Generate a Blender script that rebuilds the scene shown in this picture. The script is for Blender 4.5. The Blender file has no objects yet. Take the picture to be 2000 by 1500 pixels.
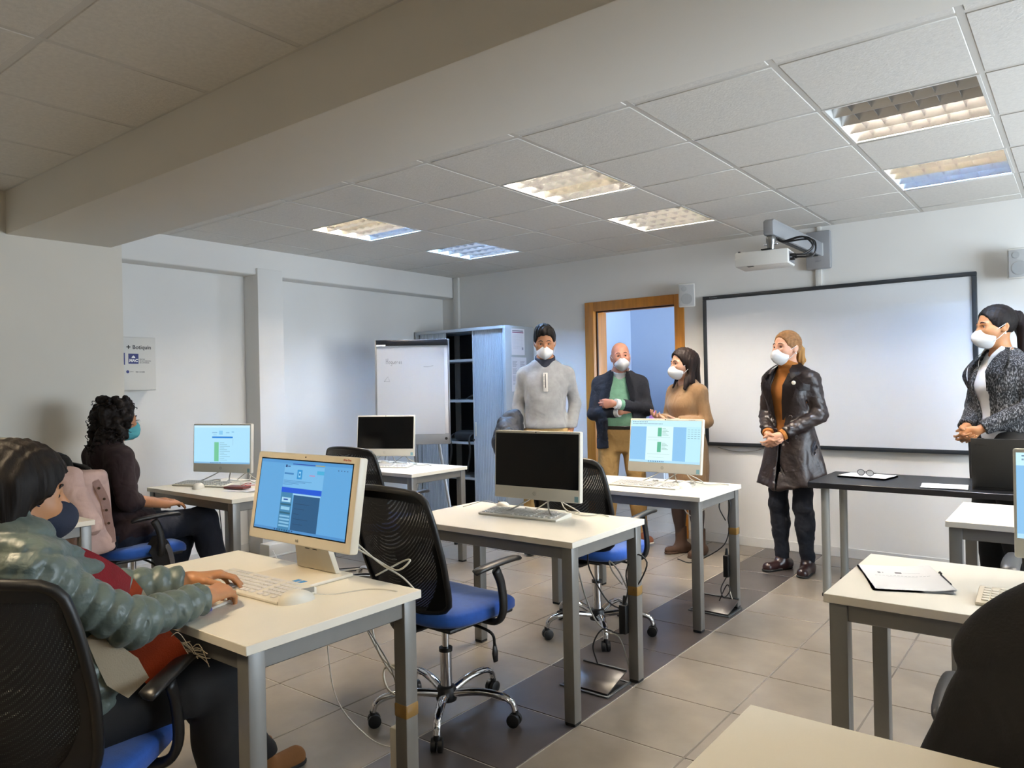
import bpy, bmesh, math, random
import numpy as np
from mathutils import Vector, Matrix
random.seed(7); rng = np.random.default_rng(7)
scene = bpy.context.scene
COL = scene.collection
PI = math.pi

# ------------------------------------------------------------------ camera
cam_d = bpy.data.cameras.new('camera'); cam = bpy.data.objects.new('camera', cam_d); COL.objects.link(cam)
cam_d.sensor_width = 36.0; cam_d.lens = 25.948; cam_d.clip_start = 0.02; cam_d.clip_end = 100
CAM_H = 1.3579
_yaw, _pit, _rol = math.radians(37.872), math.radians(0.079), math.radians(-1.143)
_f = Vector((-math.sin(_yaw)*math.cos(_pit), math.cos(_yaw)*math.cos(_pit), math.sin(_pit)))
_r = Vector((math.cos(_yaw), math.sin(_yaw), 0)); _u = _r.cross(_f)
_r2 = math.cos(_rol)*_r + math.sin(_rol)*_u; _u2 = -math.sin(_rol)*_r + math.cos(_rol)*_u
cam.matrix_world = Matrix((( _r2.x, _u2.x, -_f.x, 0), (_r2.y, _u2.y, -_f.y, 0), (_r2.z, _u2.z, -_f.z, CAM_H), (0,0,0,1)))
scene.camera = cam
# ------------------------------------------------------------------ view, world, daylight
vs = scene.view_settings
vs.view_transform = 'Standard'; vs.look = 'None'; vs.gamma = 1.0; vs.use_curve_mapping = False
vs.exposure = 0.12
scene.cycles.use_denoising = True; scene.cycles.use_adaptive_sampling = True; scene.cycles.adaptive_threshold = .02
scene.cycles.max_bounces = 7; scene.cycles.diffuse_bounces = 5; scene.cycles.glossy_bounces = 4
scene.cycles.transmission_bounces = 4; scene.cycles.transparent_max_bounces = 12
scene.cycles.sample_clamp_indirect = 6.0; scene.cycles.caustics_reflective = False; scene.cycles.caustics_refractive = False
world = bpy.data.worlds.new('sky'); scene.world = world; world.use_nodes = True
wn = world.node_tree.nodes; wl = world.node_tree.links
bg = wn['Background']; bg.inputs['Color'].default_value = (0.74, 0.87, 1.0, 1); bg.inputs['Strength'].default_value = 18.0
def portal(name, loc, size, rot):
    l = bpy.data.lights.new(name, 'AREA'); l.shape = 'RECTANGLE'; l.size, l.size_y = size
    l.cycles.is_portal = True
    o = bpy.data.objects.new(name, l); COL.objects.link(o); o.location = loc; o.rotation_euler = rot
    return o
portal('window_daylight', (2.62, 3.9, 1.625), (1.45, 2.8), (0, PI/2, 0))
portal('kitchen_daylight', (-1.62, 7.75, 1.5), (1.5, 1.5), (0, PI/2, 0))

# ------------------------------------------------------------------ materials
def lin(c):
    if isinstance(c, str):
        c = tuple(int(c[i:i+2], 16)/255 for i in (0, 2, 4))
    return tuple(x/12.92 if x <= .04045 else ((x+.055)/1.055)**2.4 for x in c)
_M = {}
def mat(name, col, rough=.5, metal=0., noise=0., nscale=8., bump=0., bscale=60., spec=.5, coat=0., sheen=0., stretch=None, emit=None, estr=0., wr=0., wscale=11.):
    if name in _M: return _M[name]
    m = bpy.data.materials.new(name); m.use_nodes = True; _M[name] = m
    nt = m.node_tree; n = nt.nodes; l = nt.links; b = n['Principled BSDF']
    c = lin(col)
    b.inputs['Base Color'].default_value = (*c, 1); b.inputs['Roughness'].default_value = rough
    b.inputs['Metallic'].default_value = metal; b.inputs['Specular IOR Level'].default_value = spec
    b.inputs['Coat Weight'].default_value = coat
    if sheen: b.inputs['Sheen Weight'].default_value = sheen
    tc = n.new('ShaderNodeTexCoord'); mp = n.new('ShaderNodeMapping'); l.new(tc.outputs['Object'], mp.inputs[0])
    if stretch: mp.inputs['Scale'].default_value = stretch
    if noise:
        t = n.new('ShaderNodeTexNoise'); t.inputs['Scale'].default_value = nscale; t.inputs['Detail'].default_value = 5
        l.new(mp.outputs[0], t.inputs['Vector'])
        mx = n.new('ShaderNodeMix'); mx.data_type = 'RGBA'
        mx.inputs['A'].default_value = (*[x*(1-noise) for x in c], 1); mx.inputs['B'].default_value = (*[min(1, x*(1+noise)) for x in c], 1)
        cr = n.new('ShaderNodeMapRange'); cr.inputs['From Min'].default_value = .3; cr.inputs['From Max'].default_value = .7
        l.new(t.outputs['Fac'], cr.inputs['Value']); l.new(cr.outputs[0], mx.inputs['Factor']); l.new(mx.outputs['Result'], b.inputs['Base Color'])
    if bump:
        t = n.new('ShaderNodeTexNoise'); t.inputs['Scale'].default_value = bscale; t.inputs['Detail'].default_value = 4
        l.new(mp.outputs[0], t.inputs['Vector'])
        bp = n.new('ShaderNodeBump'); bp.inputs['Strength'].default_value = bump; bp.inputs['Distance'].default_value = .004
        l.new(t.outputs['Fac'], bp.inputs['Height']); l.new(bp.outputs[0], b.inputs['Normal'])
        if wr:      # soft cloth wrinkles under the weave
            t2 = n.new('ShaderNodeTexNoise'); t2.inputs['Scale'].default_value = wscale; t2.inputs['Detail'].default_value = 2; t2.inputs['Distortion'].default_value = .5
            l.new(mp.outputs[0], t2.inputs['Vector']); b2 = n.new('ShaderNodeBump'); b2.inputs['Strength'].default_value = wr; b2.inputs['Distance'].default_value = .03
            l.new(t2.outputs['Fac'], b2.inputs['Height']); l.new(b2.outputs[0], bp.inputs['Normal'])
    if emit is not None:
        b.inputs['Emission Color'].default_value = (*lin(emit), 1); b.inputs['Emission Strength'].default_value = estr
    return m
def mat_attr(name, rough=.6, emission=0., gloss=.5):
    """printed colours: a colour attribute on the flat mesh"""
    if name in _M: return _M[name]
    m = bpy.data.materials.new(name); m.use_nodes = True; _M[name] = m
    nt = m.node_tree; n = nt.nodes; l = nt.links; b = n['Principled BSDF']
    a = n.new('ShaderNodeVertexColor'); a.layer_name = 'Col'
    b.inputs['Roughness'].default_value = rough; b.inputs['Specular IOR Level'].default_value = gloss
    if emission:
        b.inputs['Base Color'].default_value = (.004, .004, .005, 1)
        l.new(a.outputs['Color'], b.inputs['Emission Color']); b.inputs['Emission Strength'].default_value = emission
    else:
        l.new(a.outputs['Color'], b.inputs['Base Color'])
    return m

# ------------------------------------------------------------------ object helpers
def link(o, parent=None):
    COL.objects.link(o)
    if parent is not None: o.parent = parent
    return o
def tag(o, label=None, cat=None, group=None, kind=None):
    if label: o['label'] = label
    if cat: o['category'] = cat
    if group: o['group'] = group
    if kind: o['kind'] = kind
    return o
def thing(name, label, cat, loc=(0,0,0), rotz=0., group=None):
    o = bpy.data.objects.new(name, None); o.empty_display_size = .1; link(o)
    o.location = loc; o.rotation_euler = (0, 0, rotz)
    return tag(o, label, cat, group)
def dup(o, parent=None, loc=None, rotz=None, label=None, group=None):
    c = o.copy(); link(c, parent)
    if parent is not None: c.matrix_parent_inverse = o.matrix_parent_inverse.copy()
    for ch in o.children: dup(ch, c)
    if loc is not None: c.location = loc
    if rotz is not None: c.rotation_euler = (0, 0, rotz)
    if label: c['label'] = label
    if group: c['group'] = group
    return c
class MB:
    """collects shapes into one mesh"""
    def __init__(s): s.v = []; s.f = []
    def add(s, vs, fs):
        k = len(s.v); s.v += [tuple(map(float, x)) for x in vs]; s.f += [tuple(i+k for i in f) for f in fs]; return s
    def box(s, lo, hi, M=None):
        x0,y0,z0 = lo; x1,y1,z1 = hi
        vs = [(x0,y0,z0),(x1,y0,z0),(x1,y1,z0),(x0,y1,z0),(x0,y0,z1),(x1,y0,z1),(x1,y1,z1),(x0,y1,z1)]
        if M is not None: vs = [tuple(M @ Vector(v)) for v in vs]
        return s.add(vs, [(0,3,2,1),(4,5,6,7),(0,1,5,4),(1,2,6,5),(2,3,7,6),(3,0,4,7)])
    def cyl(s, a, b, r0, r1=None, n=16, caps=True):
        return s.tube([a, b], [r0, r0 if r1 is None else r1], n, caps)
    def tube(s, pts, r, n=8, caps=True, flat=1., up=None):
        pts = [Vector(p) for p in pts]; m = len(pts)
        rs = list(r) if hasattr(r, '__len__') else [r]*m
        vs = []; prev = None
        for i, p in enumerate(pts):
            d = (pts[min(i+1, m-1)] - pts[max(i-1, 0)])
            d = d.normalized() if d.length > 1e-9 else Vector((0,0,1))
            if prev is None:
                ref = Vector(up) if up is not None else (Vector((0,0,1)) if abs(d.z) < .9 else Vector((1,0,0)))
                a = d.cross(ref).normalized()
            else:
                a = (prev - d*prev.dot(d)); a = a.normalized() if a.length > 1e-6 else d.orthogonal().normalized()
            prev = a; b = d.cross(a)
            for k in range(n):
                t = 2*PI*k/n; vs.append(p + (a*math.cos(t) + b*math.sin(t)*flat)*rs[i])
        fs = [(i*n+k, i*n+(k+1)%n, (i+1)*n+(k+1)%n, (i+1)*n+k) for i in range(m-1) for k in range(n)]
        if caps: fs += [tuple(range(n-1, -1, -1)), tuple((m-1)*n+k for k in range(n))]
        return s.add(vs, fs)
    def lathe(s, prof, n=24, c=(0,0,0)):
        vs = [(c[0]+r*math.cos(2*PI*k/n), c[1]+r*math.sin(2*PI*k/n), c[2]+z) for r, z in prof for k in range(n)]
        m = len(prof)
        fs = [(i*n+k, i*n+(k+1)%n, (i+1)*n+(k+1)%n, (i+1)*n+k) for i in range(m-1) for k in range(n)]
        fs += [tuple(range(n-1, -1, -1)), tuple((m-1)*n+k for k in range(n))]
        return s.add(vs, fs)
    def prism(s, poly, a, b, axis=2):
        n = len(poly)
        def P(q, h):
            return (q[0], q[1], h) if axis == 2 else ((h, q[0], q[1]) if axis == 0 else (q[0], h, q[1]))
        vs = [P(q, a) for q in poly] + [P(q, b) for q in poly]
        return s.add(vs, [tuple(range(n-1,-1,-1)), tuple(range(n, 2*n))] + [(i, (i+1)%n, n+(i+1)%n, n+i) for i in range(n)])
    def grid(s, fn, nu, nv, closeu=False):
        vs = [fn(i/(nu if closeu else nu-1), j/(nv-1)) for j in range(nv) for i in range(nu)]
        fs = [(j*nu+i, j*nu+(i+1)%nu, (j+1)*nu+(i+1)%nu, (j+1)*nu+i) for j in range(nv-1) for i in range(nu if closeu else nu-1)]
        return s.add(vs, fs)
    def mesh(s, name, bevel=0., seg=2, smooth=False, solid=0., sub=0):
        me = bpy.data.meshes.new(name)
        bm = bmesh.new()
        bv = [bm.verts.new(v) for v in s.v]
        for f in s.f:
            try: bm.faces.new([bv[i] for i in f])
            except ValueError: pass
        if solid: bmesh.ops.solidify(bm, geom=bm.faces[:], thickness=solid)
        bmesh.ops.recalc_face_normals(bm, faces=bm.faces[:])
        if bevel:
            ed = [e for e in bm.edges if len(e.link_faces) == 2 and e.calc_face_angle(0) > .6]
            bmesh.ops.bevel(bm, geom=ed, offset=bevel, segments=seg, profile=.5, affect='EDGES', clamp_overlap=True)
        if sub:
            bmesh.ops.subdivide_edges(bm, edges=bm.edges[:], cuts=sub, use_grid_fill=True, smooth=1.0)
        bm.to_mesh(me); bm.free()
        if smooth or bevel:
            for p in me.polygons: p.use_smooth = True
            if bevel or smooth == 'auto':
                try: me.set_sharp_from_angle(angle=math.radians(38))
                except Exception: pass
        return me
    def build(s, name, m, parent=None, bevel=0., seg=2, smooth=False, solid=0., loc=None, rot=None, sub=0):
        me = s.mesh(name, bevel, seg, smooth, solid, sub)
        if m: me.materials.append(m)
        o = bpy.data.objects.new(name, me); link(o, parent)
        if loc is not None: o.location = loc
        if rot is not None: o.rotation_euler = rot
        return o
def inst(src, name, parent=None, loc=None, rot=None):
    o = bpy.data.objects.new(name, src.data); link(o, parent)
    if loc is not None: o.location = loc
    if rot is not None: o.rotation_euler = rot
    return o
def bez(ctrl, n=24):
    """smooth Catmull-Rom path through the control points"""
    P = [Vector(p) for p in ctrl]; out = []
    Q = [P[0]*2-P[1]] + P + [P[-1]*2-P[-2]]
    m = len(P)-1; per = max(2, n//m)
    for i in range(m):
        a, b, c, d = Q[i:i+4]
        for k in range(per):
            t = k/per; out.append(.5*((2*b)+(c-a)*t+(2*a-5*b+4*c-d)*t*t+(3*b-a-3*c+d)*t**3))
    out.append(P[-1]); return out
def prt(name, w, h, rects, bgc, m, parent=None, z=0., loc=None, rot=None):
    """a flat printed sheet: a grid split at the edges of coloured rectangles (u0,v0,u1,v1,colour), v up, in the local XZ plane facing -Y"""
    us = sorted({0., 1., *[r[0] for r in rects], *[r[2] for r in rects]}); vs_ = sorted({0., 1., *[r[1] for r in rects], *[r[3] for r in rects]})
    us = [u for u in us if 0 <= u <= 1]; vs_ = [v for v in vs_ if 0 <= v <= 1]
    nu, nv = len(us), len(vs_)
    verts = [((u-.5)*w, z, (v-.5)*h) for v in vs_ for u in us]
    faces = [(j*nu+i, j*nu+i+1, (j+1)*nu+i+1, (j+1)*nu+i) for j in range(nv-1) for i in range(nu-1)]
    me = bpy.data.meshes.new(name); me.from_pydata(verts, [], faces)
    at = me.color_attributes.new('Col', 'FLOAT_COLOR', 'CORNER')
    for p in me.polygons:
        j, i = divmod(p.index, nu-1); uc = (us[i]+us[i+1])/2; vc = (vs_[j]+vs_[j+1])/2; c = bgc
        for r in rects:
            if r[0] <= uc <= r[2] and r[1] <= vc <= r[3]: c = r[4]
        c = lin(c)
        for li in p.loop_indices: at.data[li].color = (*c, 1)
    me.materials.append(m)
    o = bpy.data.objects.new(name, me); link(o, parent)
    if loc is not None: o.location = loc
    if rot is not None: o.rotation_euler = rot
    return o
def text(name, body, size, m, parent=None, loc=(0,0,0), rot=(PI/2,0,0), depth=.0005, align='LEFT', shear=0., bold=0.):
    cu = bpy.data.curves.new(name, 'FONT'); cu.body = body; cu.size = size; cu.extrude = depth; cu.align_x = align; cu.shear = shear; cu.offset = bold
    cu.resolution_u = 3
    t = bpy.data.objects.new(name, cu); COL.objects.link(t)
    me = bpy.data.meshes.new_from_object(t.evaluated_get(bpy.context.evaluated_depsgraph_get()))
    bpy.data.objects.remove(t); bpy.data.curves.remove(cu)
    me.materials.clear(); me.materials.append(m); me.name = name
    o = bpy.data.objects.new(name, me); link(o, parent); o.location = loc; o.rotation_euler = rot
    return o

def place(o, Mx):
    o.matrix_basis = Mx @ Matrix.LocRotScale(o.location, o.rotation_euler, o.scale); return o
# ================================================================== the room
YW, XL, XR_, YB, ZC = 5.96, -5.58, 2.5, -2.6, 2.533
m_wall = mat('wall paint', 'e4e2de', .85, noise=.03, nscale=1.5, bump=.06, bscale=180)
m_wallw = mat('warm wall paint', 'ded8cc', .85, noise=.03, nscale=1.5, bump=.06, bscale=180)
m_tileL = mat('beige floor tile', '877e72', .28, noise=.16, nscale=5, bump=.02, bscale=30)
m_tileD = mat('charcoal floor tile', '4b4543', .28, noise=.28, nscale=4, bump=.02, bscale=30)
m_grout = mat('pale grout', 'b9b4ac', .8, noise=.1, nscale=30)
m_groutD = mat('dark grout', '6b645d', .8, noise=.1, nscale=30)
m_ctile = mat('mineral ceiling tile', 'dfdcd6', .9, noise=.05, nscale=60, bump=.35, bscale=120)
m_tbar = mat('ceiling grid metal', 'd0cdc7', .5)
m_void = mat('ceiling void', '3c3832', .9, noise=.1)
m_wood = mat('honey wood veneer', 'b97a2c', .38, noise=.14, nscale=6, stretch=(8, 8, .6), bump=.02)
m_base = mat('white skirting', 'd9d7d3', .5, noise=.02)
def struct(o): o['kind'] = 'structure'; return o
def wall(name, m, *boxes):
    b = MB()
    for lo, hi in boxes: b.box(lo, hi)
    return struct(b.build(name, m))
DX0, DX1, DZ = -3.64, -2.82, 2.035
wall('wall_front', m_wall, ((XL-.2, YW, 0), (DX0-.02, YW+.22, 2.75)), ((DX1+.02, YW, 0), (XR_+.2, YW+.22, 2.75)), ((DX0-.02, YW, DZ+.02), (DX1+.02, YW+.22, 2.75)))
wall('wall_left', m_wall, ((XL-.2, 2.22, 0), (XL, YW, 2.75)))
wall('wall_left_near', m_wallw, ((XL-.2, YB-.2, 0), (-4.89, 2.22, 2.75)))
wall('wall_back', m_wallw, ((-4.89, YB-.2, 0), (XR_+.2, YB, 2.75)))
WY0, WY1, WZ0, WZ1 = 2.5, 5.3, .9, 2.35
wall('wall_right', m_wall, ((XR_, YB, 0), (XR_+.2, WY0, 2.75)), ((XR_, WY1, 0), (XR_+.2, YW, 2.75)), ((XR_, WY0, 0), (XR_+.2, WY1, WZ0)), ((XR_, WY0, WZ1), (XR_+.2, WY1, 2.75)))
m_alu = mat('window frame aluminium', 'd8d8d6', .35, .4)
wf = MB()
for y in (WY0, (WY0+WY1)/2-.025, WY1-.05): wf.box((XR_+.06, y, WZ0), (XR_+.11, y+.05, WZ1))
for z in (WZ0, WZ1-.05): wf.box((XR_+.06, WY0, z), (XR_+.11, WY1, z+.05))
struct(wf.build('window_1', m_alu))
# beam, lintel, pilaster
b = MB().box((-4.89-.5, 1.576, 2.284), (XR_, 2.157, 2.75)); struct(b.build('trim_1', mat('beam paint', 'dedad2', .85, noise=.03, nscale=1.2, bump=.05, bscale=150), bevel=.004))
b = MB().box((XL, 2.157, 2.312), (-5.40, YW, 2.75)); struct(b.build('trim_2', m_wall, bevel=.012, seg=3))
b = MB().box((XL, 3.525, 0), (-5.375, 3.765, 2.365)); struct(b.build('trim_3', m_wall, bevel=.004))
# ---- floor: every tile is a piece, grout lies 2 mm lower
TS, FX0, FY0 = .45, -2.068, 2.4688
fl = struct(MB().box((XL-.2, YB-.2, -.12), (XR_+.2, 9.2, -.003)).build('floor', m_grout))
gd = MB()
for k in range(-9, 12):   # the dark, wider joints of the pale field run towards the front wall
    x = FX0 + TS*k
    if k in (0, 1): continue
    gd.box((x-.005, YB, -.004), (x+.005, 9.0, -.0012))
gd.build('joint_lines', m_groutD, fl)['kind'] = 'stuff'
def tile_mesh(nm, m):
    return MB().box((.0035, .0035, -.01), (TS-.0035, TS-.0035, 0)).mesh(nm, bevel=.0015, seg=1), m
tL = tile_mesh('floor_tile', m_tileL); tL[0].materials.append(m_tileL)
tD = tile_mesh('floor_tile_dark', m_tileD); tD[0].materials.append(m_tileD)
rest = MB(); nt_ = 0
for i in range(-8, 11):
    for j in range(-12, 16):
        x, y = FX0+TS*i, FY0+TS*j
        if y+TS < YB or y > 9.0 or x < XL-.3 or x > XR_: continue
        if y > YW-.2 and (x < -4.7 or x > -2.0): continue
        near = y > .9 and x < .6 and x > -.95*y*1.6-1.2
        if near:
            o = bpy.data.objects.new('floor_tile', (tD if i == 0 else tL)[0]); link(o, fl); o.location = (x, y, 0); nt_ += 1
        else:
            rest.box((x+.0035, y+.0035, -.01), (x+TS-.0035, y+TS-.0035, 0))
rest.build('floor_tiles_around', m_tileL, fl)['kind'] = 'stuff'
# ---- ceiling: slabs of mineral fibre in a T-grid, void above
T = .6; CX0, CY0 = -5.1007, 2.7861
ce = struct(MB().box((XL-.2, YB-.2, ZC+.16), (XR_+.2, YW+.2, ZC+.2)).build('ceiling', m_void))
LUM = {(1,1), (4,1), (7,1), (1,3), (4,3), (7,3), (10,1), (10,3)}
LUMN = {(4,-7), (8,-7), (4,-10)}
NX0, NY0 = -5.1007, .979+.6*5      # grid of the near field, its own origin: x lines at -2.70, y lines at .979
def ctile(x0, y0, x1, y1, lip=.012):
    return MB().box((x0+lip, y0+lip, ZC-.004), (x1-lip, y1-lip, ZC+.016)).build('ceiling_tile', m_ctile, ce, bevel=.003, seg=1)
full = MB().box((.012, .012, -.004), (T-.012, T-.012, .016)).mesh('ceiling_tile', bevel=.003, seg=1); full.materials.append(m_ctile)
for i in range(-1, 13):
    for j in range(-1, 6):
        x, y = CX0+T*i, CY0+T*j
        if (i, j) in LUM: continue
        x0, y0, x1, y1 = max(x, -5.40), max(y, 2.157), min(x+T, XR_), min(y+T, YW)
        if x1-x0 < .04 or y1-y0 < .04: continue
        if x1-x0 > T-.01 and y1-y0 > T-.01:
            o = bpy.data.objects.new('ceiling_tile', full); link(o, ce); o.location = (x, y, ZC)
        else: ctile(x0, y0, x1, y1)
for i in range(0, 13):
    for j in range(-11, -3):
        x, y = CX0+T*i, NY0+T*j
        if (i, j) in LUMN: continue
        x0, y0, x1, y1 = max(x, -4.89), max(y, YB), min(x+T, XR_), min(y+T, 1.576)
        if x1-x0 < .04 or y1-y0 < .04: continue
        if x1-x0 > T-.01 and y1-y0 > T-.01:
            o = bpy.data.objects.new('ceiling_tile', full); link(o, ce); o.location = (x, y, ZC)
        else: ctile(x0, y0, x1, y1)
for i in range(0, 14):
    x = CX0+T*i
    for (a, c) in ((2.157, YW), (YB, 1.576)):
        if x < XR_: MB().box((x-.012, a, ZC-.002), (x+.012, c, ZC+.03)).build('grid_bar', m_tbar, ce)
for j in range(0, 6):
    y = CY0+T*j; MB().box((-5.4, y-.012, ZC-.001), (XR_, y+.012, ZC+.03)).build('grid_bar', m_tbar, ce)
for j in range(-10, -3):
    y = NY0+T*j
    if y > YB: MB().box((-4.89, y-.012, ZC-.001), (XR_, y+.012, ZC+.03)).build('grid_bar', m_tbar, ce)
for y in (2.157, YW-.02): MB().box((-5.4, y, ZC-.003), (XR_, y+.02, ZC+.03)).build('edge_bar', m_tbar, ce)
MB().box((-5.40, 2.157, ZC-.003), (-5.38, YW, ZC+.03)).build('edge_bar', m_tbar, ce)
MB().box((-4.89, 1.556, ZC-.003), (XR_, 1.576, ZC+.03)).build('edge_bar', m_tbar, ce)
# ---- skirting
for nm, lo, hi in (('baseboard_front', (DX1+.1, YW-.012, 0), (XR_, YW, .075)), ('baseboard_front_left', (XL, YW-.012, 0), (DX0-.1, YW, .075)), ('baseboard_left', (XL, 2.22, 0), (XL+.012, YW, .075)), ('baseboard_right', (XR_-.012, YB, 0), (XR_, YW, .075)), ('baseboard_left_near', (-4.89, YB, 0), (-4.878, 2.22, .075))):
    struct(MB().box(lo, hi).build(nm, m_base, bevel=.003, seg=1))
# ---- door frame with the leaf folded back into the kitchen
d = struct(MB().box((DX0-.095, YW-.018, 0), (DX0, YW+.0, DZ+.085)).box((DX1, YW-.018, 0), (DX1+.09, YW, DZ+.085)).box((DX0, YW-.018, DZ), (DX1, YW, DZ+.085)).build('door_1', m_wood, bevel=.005))
MB().box((DX0-.02, YW, 0), (DX0, YW+.22, DZ)).build('jamb', m_wood, d, bevel=.002)
MB().box((DX1, YW, 0), (DX1+.02, YW+.22, DZ)).build('jamb', m_wood, d, bevel=.002)
MB().box((DX0, YW, DZ), (DX1, YW+.22, DZ+.02)).build('lintel', m_wood, d, bevel=.002)
MB().box((DX0, YW+.03, 0), (DX0+.012, YW+.05, DZ)).box((DX1-.012, YW+.03, 0), (DX1, YW+.05, DZ)).box((DX0+.012, YW+.03, DZ-.012), (DX1-.012, YW+.05, DZ)).build('stop_bead', mat('dark door seal', '3a2412', .7), d)
MB().box((DX0-.86, YW+.235, .01), (DX0-.04, YW+.275, DZ-.01)).build('leaf', m_wood, d, bevel=.003)
MB().tube(bez([(DX0-.78, YW+.275, 1.0), (DX0-.78, YW+.32, 1.0), (DX0-.68, YW+.325, 1.0)], 10), .009, 8).build('handle', mat('brushed steel', 'b9b9b8', .3, 1.), d, smooth=True)
# ---- kitchen behind the door
m_kw = mat('daylight-tinted kitchen wall', 'c6d5ea', .85, noise=.02, nscale=2)  # wall colour has the blue cast of the daylight put into it
wall('wall_kitchen_back', m_kw, ((-4.9, 8.6, 0), (-1.5, 8.8, 2.75)))
wall('wall_kitchen_left', m_kw, ((-4.9, YW+.22, 0), (-4.7, 8.6, 2.75)))
wall('wall_kitchen_right', m_kw, ((-1.7, YW+.22, 0), (-1.5, 7.0, 2.75)), ((-1.7, 8.5, 0), (-1.5, 8.6, 2.75)), ((-1.7, 7.0, 0), (-1.5, 8.5, .75)), ((-1.7, 7.0, 2.25), (-1.5, 8.5, 2.75)))
struct(MB().box((-4.9, YW+.22, 2.6), (-1.5, 8.8, 2.75)).build('ceiling_kitchen', m_kw))
kf = MB()
for y in (7.0, 7.73, 8.45): kf.box((-1.62, y, .75), (-1.57, y+.05, 2.25))
for z in (.75, 2.2): kf.box((-1.62, 7.0, z), (-1.57, 8.5, z+.05))
struct(kf.build('window_2', m_alu))

# ================================================================== luminaires
m_tray = mat('white luminaire tray', 'd9d7d2', .5)
m_louv = mat('polished louvre aluminium', 'dcdcdc', .22, .965)
def tube_mat(nm, col, s):
    return mat(nm, col, .4, emit=col, estr=s)
TW = tube_mat('warm white tube', 'ffe6bf', 250.); TN = tube_mat('neutral white tube', 'fff0dc', 250.); TB = tube_mat('cold daylight tube', '9cc8ff', 280.)
TO = mat('unlit tube', 'c8c6c0', .35)
cell_x, cell_y = 7, 4
blade_l = MB().prism([(-.018, 0), (-.009, -.024), (-.0012, -.048), (.0012, -.048), (.009, -.024), (.018, 0)], -.285, .285, axis=0).mesh('louvre_blade', smooth='auto'); blade_l.materials.append(m_louv)
blade_c = MB().prism([(-.006, 0), (-.003, -.02), (-.0006, -.036), (.0006, -.036), (.003, -.02), (.006, 0)], -.067, .067, axis=1).mesh('cross_blade', smooth='auto'); blade_c.materials.append(m_louv)
tube_meshes = {}
def luminaire(x, y, tubes, label, open_blades=True):
    t = thing('ceiling_luminaire', label, 'ceiling light', (x+T/2, y+T/2, ZC), 0, 'recessed ceiling luminaires')
    h = T/2-.006
    MB().box((-h, -h, -.004), (h, -h+.012, .09)).box((-h, h-.012, -.004), (h, h, .09)).box((-h, -h+.012, -.004), (-h+.012, h-.012, .09)).box((h-.012, -h+.012, -.004), (h, h-.012, .09)).box((-h, -h, .09), (h, h, .1)).build('tray', m_tray, t)
    w = 2*h-.024
    for k in range(4):
        yc = -w/2 + w/4*(k+.5)
        tm = tubes[k]
        if tm.name not in tube_meshes:
            me = MB().cyl((-.27, 0, 0), (.27, 0, 0), .013, n=10).mesh('lamp_tube', smooth=True); me.materials.append(tm); tube_meshes[tm.name] = me
        o = bpy.data.objects.new('lamp_tube', tube_meshes[tm.name]); link(o, t); o.location = (0, yc, .066)
        MB().grid(lambda u, v: (-.28+.56*u, yc-.062+.124*v, .058+.03*(1-(2*v-1)**2)), 2, 9).build('reflector', m_louv, t, smooth=True)
    for k in range(5):
        o = bpy.data.objects.new('louvre_blade', blade_l); link(o, t); o.location = (0, -w/2+w/4*k, .050)
    for i in range(1, cell_x):
        for k in range(4):
            o = bpy.data.objects.new('cross_blade', blade_c); link(o, t); o.location = (-.285+.57*i/cell_x, -w/2+w/4*(k+.5), .049)
    return t
luminaire(CX0+T*1, CY0+T*1, (TW, TW, TN, TB), 'ceiling luminaire with one blue row, leftmost in the photo')
luminaire(CX0+T*1, CY0+T*3, (TB, TB, TB, TB), 'blue-glowing ceiling luminaire above the cabinet and flipchart corner')
luminaire(CX0+T*4, CY0+T*1, (TN, TN, TW, TN), 'white ceiling luminaire in the middle, nearer to the beam')
luminaire(CX0+T*4, CY0+T*3, (TN, TN, TN, TN), 'white ceiling luminaire in the middle, nearer to the door wall')
luminaire(CX0+T*7, CY0+T*1, (TO, TO, TN, TN), 'ceiling luminaire with half its rows dark, top right')
luminaire(CX0+T*7, CY0+T*3, (TN, TW, TB, TB), 'partly blue ceiling luminaire above the whiteboard and projector')
for (i, j) in ((10, 1), (10, 3)):
    luminaire(CX0+T*i, CY0+T*j, (TN, TN, TN, TN), 'ceiling luminaire beyond the right edge, nearer to the ' + ('beam' if j == 1 else 'whiteboard wall'))
for (i, j) in sorted(LUMN):
    luminaire(CX0+T*i, NY0+T*j, (TW, TW, TW, TW) if (i, j) == (4, -7) else (TO, TW, TW, TO), {(4,-7): 'ceiling luminaire above the camera, near side of the beam', (8,-7): 'ceiling luminaire right of the camera, near side of the beam', (4,-10): 'ceiling luminaire furthest behind the camera'}[(i, j)])
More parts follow.
